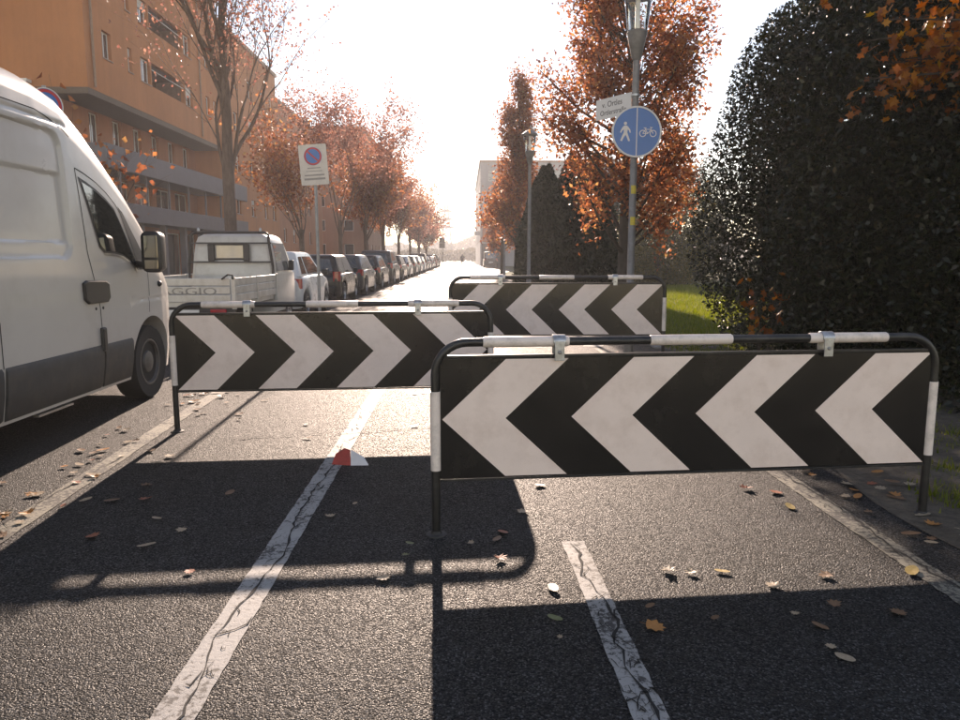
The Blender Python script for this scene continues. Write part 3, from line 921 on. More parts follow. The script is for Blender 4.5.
# ------------------------------------------------------------------ parked cars
def car(X, Y, name, label, paint, p, group='cars parked in the kerbside row'):
    """rear faces -Y; p holds the proportions"""
    Lc, wd, H = p['L'], p['w'] / 2, p['H']
    root = empty(name, (X, Y, 0))
    tag(root, label, 'car', group)
    belt = p.get('belt', 0.92); rw = p.get('rw', 0.31)
    ax = (p.get('ra', 0.68), Lc - p.get('fa', 0.78))
    sill = 0.22
    hood = p.get('hood', 0.24) * Lc
    AR = rw + 0.05
    def zb(y):
        for c in ax:
            if abs(y - c) < AR:
                return max(sill, rw + math.sqrt(AR * AR - (y - c) ** 2))
        return sill
    def plan(y):
        e = min(y, Lc - y)
        return wd * float(np.interp(e, [0, .04, .12, .3, .7, 1.2], [.74, .84, .91, .955, .99, 1.0]))
    def deck(y):
        zr = belt
        yf = Lc - hood
        if y > yf:
            t = (y - yf) / hood
            return belt - 0.03 - 0.16 * t ** 1.5 - (0.2 * max(0, t - 0.86) / 0.14)
        if y < 0.10:
            return belt - 0.10 * (1 - y / 0.10)
        return zr
    ys = sorted(set([round(v, 3) for v in list(np.linspace(0, Lc, 40)) + [0.03, 0.07, 0.12, Lc - 0.03, Lc - 0.08] + [c + AR * math.sin(R(a)) for c in ax for a in range(-90, 91, 10)]]))
    rings = []
    for y in ys:
        w = plan(y); d = deck(y); b = min(zb(y), d - 0.06)
        zz = [b, b + 0.03, b + (d - b) * .35, b + (d - b) * .6, b + (d - b) * .78, d - 0.035, d]
        ww = [.93, .975, 1.0, .995, .975, .94, .86]
        half = [(w * k, z) for k, z in zip(ww, zz)]
        rings.append([(x, y, z) for x, z in half] + [(0, y, d + 0.015)] + [(-x, y, z) for x, z in reversed(half)])
    body = MB().loft(rings).build('body', paint, root, smooth=38)
    # greenhouse
    y0, y1, y2, y3 = p['gh'][0], p['gh'][1], p['gh'][2], Lc - hood + 0.10
    wb, wt = wd * 0.90, wd * p.get('tum', 0.70)
    zb0, zt0 = belt - 0.02, H - 0.07
    lv = [(zb0, wb, y0, y3), (zt0, wt, y1, y2), (H - 0.03, wt * .93, y1 + .05, y2 - .08), (H - .005, wt * .7, y1 + .2, y2 - .25), (H, wt * .3, y1 + .5, y2 - .5)]
    def ring(w, a, b, z):
        c = 0.05
        return [(w, a + c, z), (w, b - c, z), (w - c, b, z), (-w + c, b, z), (-w, b - c, z), (-w, a + c, z), (-w + c, a, z), (w - c, a, z)]
    # pillars and roof: solid shell; the panes sit 4 mm proud of it
    gh = MB().loft([ring(w, a, b, z) for z, w, a, b in lv]).build('roof', paint, root, smooth=30)
    def pane(name, f, rect, off, m, par):
        # f(u, v) -> point ; rect = four (u, v)
        P = [Vector(f(u, v)) for u, v in rect]
        nn = (P[1] - P[0]).cross(P[3] - P[0]).normalized() * off
        Q = [q + nn for q in P]; S = [q - nn * 0.5 for q in P]
        return MB().add(Q + S, [(0, 1, 2, 3), (7, 6, 5, 4), (0, 4, 5, 1), (1, 5, 6, 2), (2, 6, 7, 3), (3, 7, 4, 0)]).build(name, m, par, bevel=0)
    gl = MATS.get('dark_pane') or glass_mat('dark_pane', (0.025, 0.03, 0.03), 0.04)
    MATS['dark_pane'] = gl
    dz = zt0 - zb0
    def fs(s_):
        def f(u, v):
            a = y0 + (y1 - y0) * v + 0.05; b = y3 + (y2 - y3) * v - 0.05
            return (s_ * (wb + (wt - wb) * v), a + (b - a) * u, zb0 + dz * v)
        return f
    mid = p.get('bp', 0.46)
    for s_ in (1, -1):
        q = fs(s_)
        r1 = [(0.07, .10), (mid - .02, .10), (mid - .015, .90), (0.09, .88)]
        r2 = [(mid + .03, .10), (.93, .10), (.90, .90), (mid + .035, .90)]
        for r_ in (r1, r2):
            r_ = r_ if s_ > 0 else r_[::-1]
            pane('side_window', q, r_, 0.006, gl, gh)
        MB().box(s_ * (wd + 0.05) - 0.07, s_ * (wd + 0.05) + 0.07, y3 - 0.42, y3 - 0.34, belt - 0.02, belt + 0.12).build('mirror', p.get('mirm', M_PLAST), root, bevel=0.03)
        # tail lamps
        tz = p.get('tz', 0.72); th = p.get('th', 0.24); tw = p.get('tw', 0.16)
        n_ = 5; vv2 = []
        for i in range(n_ + 1):
            t = i / n_
            yy = 0.02 + 0.20 * t ** 1.6
            xx = wd * (0.84 - tw) + (plan(yy) * 0.985 + 0.012 - wd * (0.84 - tw)) * min(1, t * 1.4)
            yo = yy - 0.028
            vv2 += [(s_ * xx, yo, tz), (s_ * xx, yo + 0.01, tz + th)]
        MB().add(vv2 + [(s_ * wd * .7, .25, tz), (s_ * wd * .7, .25, tz + th)], [(2 * i, 2 * i + 2, 2 * i + 3, 2 * i + 1) for i in range(n_)] + [(2 * n_, 2 * n_ + 2, 2 * n_ + 3, 2 * n_ + 1), (0, 1, 2 * n_ + 3, 2 * n_ + 2)]).build('tail_light', M_RED, root, smooth=50)
        for yy in ax:
            car_wheel(root, s_ * (wd - 0.12), yy, rw, 0.2, s_)
    pane('rear_window', lambda u, v: (-wb + .05 + 2 * (wb - .05) * u + (1 - 2 * u) * (wb - wt) * v, y0 + (y1 - y0) * v, zb0 + dz * v), [(.08, .14), (.92, .14), (.90, .88), (.10, .88)], 0.008, gl, gh)
    pane('windscreen', lambda u, v: (wb - .05 - 2 * (wb - .05) * u - (1 - 2 * u) * (wb - wt) * v, y3 + (y2 - y3) * v, zb0 + dz * v), [(.05, .08), (.95, .08), (.95, .95), (.05, .95)], 0.008, gl, gh)
    MB().box(-wd * .80, wd * .80, -0.045, 0.14, 0.30, 0.52).build('rear_bumper', p.get('bump', paint), root, bevel=0.05)
    MB().box(-0.26, 0.26, -0.056 if p.get('lowplate') else -0.018, -0.01 if not p.get('lowplate') else -0.044, 0.36 if p.get('lowplate') else 0.62, 0.47 if p.get('lowplate') else 0.73).build('number_plate', M_PLATE, root)
    for s_ in (1, -1):
        MB().box(s_ * wd * .62 - .16, s_ * wd * .62 + .16, Lc - 0.30, Lc - 0.06, 0.60, 0.74).build('headlight', gl, root, bevel=0.05)
        for yy in (Lc * 0.40, Lc * 0.62) if Lc > 3.8 else (Lc * .5,):
            MB().box(s_ * wd * 0.985, s_ * (wd * 0.985 + 0.025), yy - 0.09, yy + 0.09, belt - 0.16, belt - 0.125).build('door_handle', paint, root, bevel=0.006)
    return root

def paintm(name, col, metal=0.3):
    return mat(name, col, 0.28, metal=metal, var=0.05, scale=5, coat=0.22, spec=0.35)
P_ICE = paintm('ice_white_paint', (0.60, 0.62, 0.62), 0.05)
P_BLK = paintm('black_paint', (0.018, 0.017, 0.018))
P_DGR = paintm('dark_grey_paint', (0.06, 0.06, 0.065))
P_SIL = paintm('silver_paint', (0.40, 0.40, 0.40), 0.6)
P_WHT = paintm('white_car_paint', (0.62, 0.61, 0.59), 0.0)
P_RED = paintm('dark_red_paint', (0.16, 0.02, 0.02))
P_BLU = paintm('navy_paint', (0.02, 0.03, 0.07))
mini = dict(L=3.55, w=1.63, H=1.49, gh=(0.10, 0.42, 2.0), tum=.70, bp=.30, hood=.26, tz=.66, th=.22, belt=.95, lowplate=True, fa=.68, ra=.58, rw=.29)
hatch = dict(L=3.75, w=1.70, H=1.44, gh=(0.06, 0.28, 2.3), tum=.74, bp=.42, hood=.27, tz=.66, th=.28, belt=.90, tw=.13)
hatch2 = dict(L=4.05, w=1.74, H=1.45, gh=(0.08, 0.42, 2.55), tum=.72, bp=.45, hood=.25, tz=.70, th=.22)
suv = dict(L=4.45, w=1.84, H=1.70, gh=(0.08, 0.36, 2.9), tum=.76, bp=.50, hood=.25, tz=.80, th=.26, belt=1.02, rw=.36, bump=M_PLAST)
wag = dict(L=4.5, w=1.77, H=1.47, gh=(0.10, 0.55, 2.95), tum=.72, bp=.50, hood=.26, tz=.72, th=.2)
sedan = dict(L=4.5, w=1.77, H=1.44, gh=(0.55, 1.15, 2.85), tum=.70, bp=.46, hood=.26, tz=.72, th=.17)
ROW = [(16.4, 'hatchback_car', P_ICE, mini, 'rounded pale icy white hatchback parked right in front of the flatbed pickup'),
       (21.5, 'hatchback_car', P_BLK, hatch, 'black hatchback with upright red tail lamps ahead of the icy white car'),
       (26.5, 'hatchback_car', P_DGR, hatch2, 'dark grey hatchback, third car beyond the flatbed pickup'),
       (31.7, 'hatchback_car', P_BLK, hatch2, 'black hatchback parked directly behind the tall dark sport utility car'),
       (37.0, 'sport_utility_car', P_DGR, suv, 'tall dark grey sport utility car standing higher than its row'),
       (42.7, 'estate_car', P_BLK, wag, 'black estate car parked just ahead of the tall sport utility car'),
       (48.4, 'saloon_car', P_SIL, sedan, 'silver saloon car, seventh car beyond the flatbed pickup'),
       (54.0, 'hatchback_car', P_DGR, hatch2, 'dark hatchback, eighth car beyond the flatbed pickup'),
       (59.5, 'estate_car', P_SIL, wag, 'silver estate car, ninth car beyond the flatbed pickup'),
       (65.2, 'hatchback_car', P_WHT, hatch2, 'white hatchback, tenth car beyond the flatbed pickup'),
       (70.6, 'sport_utility_car', P_BLK, suv, 'black sport utility car, eleventh car beyond the flatbed pickup'),
       (76.2, 'saloon_car', P_SIL, sedan, 'silver saloon car, twelfth car beyond the flatbed pickup'),
       (82.0, 'estate_car', P_BLU, wag, 'navy estate car, thirteenth car beyond the flatbed pickup'),
       (87.8, 'hatchback_car', P_WHT, hatch2, 'white hatchback, fourteenth car beyond the flatbed pickup'),
       (93.4, 'hatchback_car', P_RED, hatch, 'dark red hatchback, fifteenth car beyond the flatbed pickup'),
       (99.0, 'sport_utility_car', P_BLK, suv, 'black sport utility car, sixteenth car beyond the flatbed pickup'),
       (105.0, 'saloon_car', P_DGR, sedan, 'dark grey saloon car at the far end of the parked row')]
for Y, nm, pm, pp, lb in ROW:
    car(-3.57 - pp['w'] / 2 + random.uniform(-.04, .04), Y, nm, lb, pm, pp)
# dark van parked at the far end of the lane, by the grey building
car(3.3, 95, 'dark_minivan', 'dark upright minivan parked at the far end of the lane by the grey building', P_BLK, dict(L=4.6, w=1.86, H=2.05, gh=(0.05, 0.2, 3.4), tum=.84, bp=.5, hood=.18, tz=.8, th=.4, belt=1.1, rw=.33), None)

# ------------------------------------------------------------------ signs and lamps
M_SBLUE = mat('sign_blue', (0.02, 0.145, 0.42), 0.3, var=0.08, scale=6)
M_SWHITE = mat('sign_white', (0.66, 0.64, 0.62), 0.4, var=0.05, scale=6)
M_SRED = mat('sign_red', (0.50, 0.03, 0.03), 0.35, var=0.08)
M_SGREY = mat('sign_back', (0.28, 0.28, 0.28), 0.5, metal=0.5, var=0.15)
M_PRINT = mat('sign_print', (0.06, 0.06, 0.065), 0.6, var=0.1)
M_PBEIGE = mat('sign_panel_cream', (0.62, 0.56, 0.50), 0.45, var=0.05, dirt=(0.5, 0.45, 0.4), dscale=8)

def circle(r, n=40, cx=0, cy=0):
    return [(cx + r * math.cos(2 * PI * k / n), cy + r * math.sin(2 * PI * k / n)) for k in range(n)]
def thick_line(pts, w):
    a = []; b = []
    for i, p in enumerate(pts):
        q0 = pts[max(0, i - 1)]; q1 = pts[min(len(pts) - 1, i + 1)]
        d = Vector((q1[0] - q0[0], q1[1] - q0[1])).normalized(); nn = Vector((-d.y, d.x)) * w / 2
        a.append((p[0] + nn.x, p[1] + nn.y)); b.append((p[0] - nn.x, p[1] - nn.y))
    return a + b[::-1]
def ringpoly(mb, r0, r1, M, depth, n=40, cx=0, cy=0):
    v = []
    for k in range(n):
        c, s_ = math.cos(2 * PI * k / n), math.sin(2 * PI * k / n)
        for r_, z in ((r0, 0), (r1, 0), (r1, depth), (r0, depth)):
            v.append(M @ Vector((cx + r_ * c, cy + r_ * s_, z)))
    f = []
    for k in range(n):
        a = 4 * k; b = 4 * ((k + 1) % n)
        for j in range(4):
            f.append((a + j, b + j, b + (j + 1) % 4, a + (j + 1) % 4))
    mb.add(v, f)

FACE = Matrix.Rotation(R(90), 4, 'X')     # local x right, local y up, local z towards -Y

def no_parking_face(parent, M, r):
    d = MB(); d.poly(circle(r), M, 0.004); disc = d.build('sign_disc', M_SBLUE, parent)
    m2 = M @ Matrix.Translation((0, 0, 0.0045))
    mb = MB(); ringpoly(mb, r * 0.78, r * 0.97, m2, 0.001); mb.build('red_ring', M_SRED, disc)
    a = r * 0.80 * math.cos(R(45))
    MB().poly(thick_line([(-a, a), (a, -a)], r * 0.17), m2, 0.0006).build('red_bar', M_SRED, disc)
    return disc

def no_parking_sign():
    root = empty('no_parking_sign', (-2.27, 11.6, 0))
    tag(root, 'rectangular no parking sign with printed panel on a thin grey post', 'sign')
    MB().tube([(0, 0, -0.1), (0.0, 0, 1.5), (-0.012, 0.0, 3.05)], 0.024, 12).build('post', M_GALVP, root, smooth=40)
    Mx = Matrix.Translation((-0.02, -0.030, 2.745)) @ Matrix.Rotation(R(-4), 4, 'Y') @ FACE
    pl = MB()
    pts = []
    for cx, cy, a0 in ((.19, .28, 0), (-.19, .28, 90), (-.19, -.28, 180), (.19, -.28, 270)):
        for k in range(4):
            a = R(a0 + 30 * k); pts.append((cx + .02 * math.cos(a), cy + .02 * math.sin(a)))
    pl.poly(pts, Mx, 0.006)
    panel = pl.build('sign_panel', M_PBEIGE, root)
    no_parking_face(panel, Mx @ Matrix.Translation((0, 0.125, 0.0065)), 0.135)
    m2 = Mx @ Matrix.Translation((0, 0, 0.0065))
    for z, w, h in ((-0.055, .20, .014), (-0.10, .24, .012), (-0.165, .30, .022), (-0.225, .32, .03)):
        MB().poly([(-w / 2, z), (w / 2, z), (w / 2, z + h), (-w / 2, z + h)], m2, 0.0008).build('printed_line', mat('faint_print', (0.30, 0.27, 0.25), 0.6), panel)
    for z in (2.60, 2.90):
        MB().tube([(-0.012, 0, z - 0.015), (-0.012, 0, z + 0.015)], 0.031, 12).build('post_clamp', M_GALV, root, smooth=40)
no_parking_sign()

def back_sign():
    root = empty('round_road_sign', (-5.4, 10.0, 0.118), 0)
    tag(root, 'round road sign with pale rim turned sideways above the white van', 'sign')
    MB().tube([(0, 0, -0.05), (0, 0, 3.42)], 0.026, 12).build('post', M_GALVP, root, smooth=40)
    Mx = Matrix.Translation((0.0, 0, 3.18)) @ Matrix.Rotation(R(58), 4, 'Z') @ Matrix.Translation((0, -0.035, 0)) @ FACE
    disc = no_parking_face(root, Mx, 0.20)
    mb = MB(); ringpoly(mb, 0.2005, 0.212, Mx, 0.012); mb.build('rim', M_SWHITE, disc)
back_sign()

M_LPOST = mat('lamp_post_grey', (0.20, 0.195, 0.19), 0.5, metal=0.3, var=0.2, scale=8, dirt=(0.13, 0.12, 0.11), dscale=6)
M_LGLASS = see_glass('lamp_diffuser', (0.9, 0.9, 0.88))
def lamp_post(X, Y, label, tilt=0.0):
    root = empty('street_lamp', (X, Y, 0))
    tag(root, label, 'street lamp', 'lamp posts along the lane')
    MB().tube([(0, 0, -0.1), (0, 0, 0.9), (0.0, 0, 0.92), (0.0, 0, 3.72)], [0.062, 0.062, 0.045, 0.04], 16).build('post', M_LPOST, root, smooth=40)
    MB().lathe([(0.04, 3.70), (0.06, 3.74), (0.115, 3.98), (0.125, 4.02), (0.11, 4.04)], 20, Matrix.Translation((0, 0, 0))).build('lamp_cup', M_LPOST, root, smooth=35)
    hd = MB().lathe([(0.12, 4.04), (0.165, 4.42), (0.16, 4.43)], 20).build('diffuser', M_LGLASS, root, smooth=35)
    MB().tube([(0, 0, 4.04), (0, 0, 4.40)], 0.03, 10).build('bulb', mat('bulb_glass', (0.75, 0.75, 0.72), 0.3), root)
    MB().lathe([(0.21, 4.425), (0.20, 4.46), (0.10, 4.53), (0.03, 4.56)], 20).build('cap', M_LPOST, root, smooth=35)
    return root
lamp_post(2.07, 9.28, 'grey street lamp carrying the blue round cycle and foot path sign')
lamp_post(1.66, 19.4, 'slim street lamp, second one beyond the chevron barriers')
lamp_post(1.90, 36.0, 'slim street lamp farthest down the lane')

def path_sign():
    root = empty('cycle_path_sign', (2.07, 9.28, 2.86))
    tag(root, 'round blue sign showing a walking figure and a bicycle', 'sign')
    yy = -0.075
    Mx = Matrix.Translation((0.01, yy, 0)) @ FACE
    mb = MB(); mb.poly(circle(0.292, 48), Mx, 0.004); disc = mb.build('sign_disc', M_SBLUE, root)
    mb = MB(); ringpoly(mb, 0.282, 0.302, Mx @ Matrix.Translation((0, 0, -0.008)), 0.0155, 48); mb.build('rim', M_SWHITE, disc)
    m2 = Mx @ Matrix.Translation((0, 0, 0.0045))
    MB().poly([(-.006, -.281), (.006, -.281), (.006, .281), (-.006, .281)], m2, 0.001).build('divider', M_SWHITE, disc)
    # walking figure
    ox_, oy_ = -0.135, 0.0
    fig = MB()
    fig.poly(circle(0.019, 16, ox_ - .004, oy_ + .098), m2, 0.001)
    body = [(-.018, .072), (.012, .074), (.030, .058), (.056, .022), (.062, -.012), (.048, -.012), (.042, .012), (.024, .030), (.020, -.008), (.034, -.046), (.056, -.108), (.034, -.112), (.014, -.062), (.000, -.036), (-.022, -.068), (-.042, -.112), (-.064, -.104), (-.044, -.052), (-.022, -.006), (-.022, .030), (-.040, .012), (-.056, -.014), (-.068, -.006), (-.054, .026), (-.034, .058)]
    fig.poly([(ox_ + x, oy_ + y) for x, y in body], m2, 0.0011)
    o_ = fig.build('walker_symbol', M_SWHITE, disc); o_['kind'] = 'stuff'
    bk = MB()
    bx, by = 0.136, -0.02
    for wx in (-.063, .063):
        ringpoly(bk, .032, .042, m2, 0.001, 24, bx + wx, by)
    for seg in ([(-.063, 0), (-.030, .048), (.036, .048), (.063, 0)], [(-.063, 0), (-.004, -.002), (.038, .046)], [(-.004, -.002), (-.036, .062)], [(.040, .068), (.034, .046)]):
        bk.poly(thick_line([(bx + x, by + y) for x, y in seg], .009), m2, 0.0012)
    bk.poly(thick_line([(bx - .052, by + .064), (bx - .020, by + .064)], .011), m2, 0.0012)
    bk.poly(thick_line([(bx + .022, by + .072), (bx + .056, by + .068)], .009), m2, 0.0012)
    o_ = bk.build('bicycle_symbol', M_SWHITE, disc); o_['kind'] = 'stuff'
    for z in (-0.12, 0.12):
        MB().box(-0.055, 0.055, -0.068, 0.05, z - 0.014, z + 0.014).build('bracket', M_GALV, root)
path_sign()

def street_sign():
    root = empty('street_name_sign', (2.07, 9.28, 3.20))
    tag(root, 'small white street name plate sticking out sideways from the lamp post', 'sign')
    Mx = Matrix.Rotation(R(-57), 4, 'Z') @ Matrix.Translation((-0.36, -0.012, 0.02)) @ Matrix.Rotation(R(0), 4, 'Y') @ FACE
    plate = MB().poly([(-.31, -.125), (.31, -.125), (.31, .125), (-.31, .125)], Mx, 0.006).build('plate', M_SWHITE, root)
    m2 = Mx @ Matrix.Translation((0, 0, 0.0075))
    text_mesh('lettering', 'v. Ortles', 0.10, M_PRINT, plate, m2 @ Matrix.Translation((-0.02, 0.045, 0)), 0.0005)
    text_mesh('lettering', 'Ortlerstraße', 0.09, M_PRINT, plate, m2 @ Matrix.Translation((0.0, -0.055, 0)), 0.0005)
    for z in (-0.08, 0.10):
        MB().tube([(0, 0, z - .012), (0, 0, z + .012)], 0.052, 14).build('clamp', M_GALV, root, smooth=40)
street_sign()
# two yellow stickers on the lamp post
M_YEL = mat('yellow_sticker', (0.55, 0.42, 0.04), 0.5, var=0.2, scale=30)
for z in (1.75, 2.13):
    mb = MB()
    ang = [R(a) for a in range(-130, -49, 10)]
    v = []
    for a in ang:
        for zz in (z, z + 0.10):
            v.append((2.07 + 0.0475 * math.cos(a), 9.28 + 0.0475 * math.sin(a), zz))
    mb.add(v, [(2 * i, 2 * i + 2, 2 * i + 3, 2 * i + 1) for i in range(len(ang) - 1)])
    o = mb.build('sticker', M_YEL, smooth=60)
    tag(o, 'small yellow sticker on the lamp post under the blue sign', 'sticker', 'stickers on the lamp post')

# far traffic light on its mast
root = empty('traffic_light', (-3.35, 112, 0))
tag(root, 'dark traffic light on a mast beyond the parked cars', 'traffic light')
MB().tube([(0, 0, 0), (0, 0, 4.3)], 0.07, 10).build('mast', M_LPOST, root, smooth=40)
for z in (3.1, 3.9):
    h = MB().box(-0.5, 0.35, -0.12, 0.12, z - 0.45, z + 0.32).build('signal_head', M_PLAST, root, bevel=0.05)

# ------------------------------------------------------------------ buildings
def facade(mb, ax, c, u0, u1, z0, z1, holes, depth, inward):
    """vertical wall in plane ax=c (ax 'x' or 'y') between u0..u1, z0..z1 with real openings; reveals go inward by depth"""
    us = sorted({u0, u1, *[h[0] for h in holes], *[h[1] for h in holes]})
    zs = sorted({z0, z1, *[h[2] for h in holes], *[h[3] for h in holes]})
    def P(u, z, d=0.0):
        return (c + inward * d, u, z) if ax == 'x' else (u, c + inward * d, z)
    for i in range(len(us) - 1):
        for j in range(len(zs) - 1):
            um, zm = (us[i] + us[i + 1]) / 2, (zs[j] + zs[j + 1]) / 2
            if any(h[0] < um < h[1] and h[2] < zm < h[3] for h in holes):
                continue
            mb.add([P(us[i], zs[j]), P(us[i + 1], zs[j]), P(us[i + 1], zs[j + 1]), P(us[i], zs[j + 1])], [(0, 1, 2, 3)])
    for h in holes:
        a, b, zl, zh = h[:4]
        q = [P(a, zl), P(b, zl), P(b, zh), P(a, zh), P(a, zl, depth), P(b, zl, depth), P(b, zh, depth), P(a, zh, depth)]
        mb.add(q, [(0, 4, 5, 1), (1, 5, 6, 2), (2, 6, 7, 3), (3, 7, 4, 0), (4, 7, 6, 5)])

def plaster(name, col):
    m, n, b, L = _new(name)
    co = _coords(n)
    f = _noise(n, L, co, 0.35, 7, 0.7)
    mp = n.nodes.new('ShaderNodeMapping'); mp.inputs['Scale'].default_value = (1.2, 1.2, 0.12)
    L.new(co, mp.inputs[0])
    f2 = _noise(n, L, mp.outputs[0], 1.6, 6, 0.7)
    c = _ramp(n, L, f, [(0.3, [x * 0.86 for x in col]), (0.7, [min(1, x * 1.1) for x in col])])
    c = _mix(n, L, 0.35, c, _ramp(n, L, f2, [(0.35, (0.72, 0.70, 0.68)), (0.65, (1.08, 1.06, 1.04))]), 'MULTIPLY')
    L.new(c, b.inputs['Base Color'])
    b.inputs['Roughness'].default_value = 0.9
    _bump(n, L, _noise(n, L, co, 30, 4, 0.6), b, 0.25, 0.02)
    return m
M_ORANGE = plaster('orange_plaster', (0.47, 0.185, 0.07))
M_ORANGE2 = plaster('faded_orange_plaster', (0.42, 0.17, 0.085))
M_SLATE = mat('slate_blue_panel', (0.105, 0.10, 0.115), 0.6, var=0.15, scale=2)
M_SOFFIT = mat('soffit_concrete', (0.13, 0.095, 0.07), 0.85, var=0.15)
M_WFRAME = mat('white_window_frame', (0.70, 0.69, 0.66), 0.45, var=0.05)
M_WGLASS = glass_mat('window_glass', (0.03, 0.033, 0.036), 0.03)
M_SHUT = mat('rolled_shutter', (0.50, 0.47, 0.43), 0.6, var=0.1)
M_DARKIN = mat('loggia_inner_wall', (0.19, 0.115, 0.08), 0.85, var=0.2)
M_ROOFC = mat('roof_edge', (0.30, 0.20, 0.14), 0.7, var=0.15)

def window_x(root, off, x, y0, y1, z0, z1, shutter=0.0, mull=True, sgn=1):
    """window set into an opening of a wall at plane X=x that faces +X (sgn 1) or -X"""
    d = 0.14
    xa = x - sgn * (d + 0.05); xb = x - sgn * d
    lo, hi = min(xa, xb), max(xa, xb)
    f = MB(off)
    t = 0.06
    f.box(lo, hi, y0 + .005, y0 + t, z0 + .005, z1 - .005); f.box(lo, hi, y1 - t, y1 - .005, z0 + .005, z1 - .005)
    f.box(lo, hi, y0 + t, y1 - t, z0 + .005, z0 + t); f.box(lo, hi, y0 + t, y1 - t, z1 - t, z1 - .005)
    if mull:
        ym = (y0 + y1) / 2
        f.box(lo, hi, ym - t / 2, ym + t / 2, z0 + t, z1 - t)
    w = f.build('window', M_WFRAME, root)
    xm = (lo + hi) / 2
    spans = [(y0 + t, (y0 + y1) / 2 - t / 2), ((y0 + y1) / 2 + t / 2, y1 - t)] if mull else [(y0 + t, y1 - t)]
    for a, b in spans:
        MB(off).box(xm - .006, xm + .006, a, b, z0 + t, z1 - t).build('pane', M_WGLASS, w)
    if shutter:
        MB(off).box(xb + (0.004 if sgn > 0 else -0.034), xb + (0.034 if sgn > 0 else -0.004), y0 + .01, y1 - .01, z1 - (z1 - z0) * shutter, z1 - .01).build('roller_shutter', M_SHUT, w)
    MB(off).box(min(x - sgn * .1, x + sgn * .05), max(x - sgn * .1, x + sgn * .05), y0 - .04, y1 + .04, z0 - .05, z0 - .002).build('sill', M_ROOFC, w)

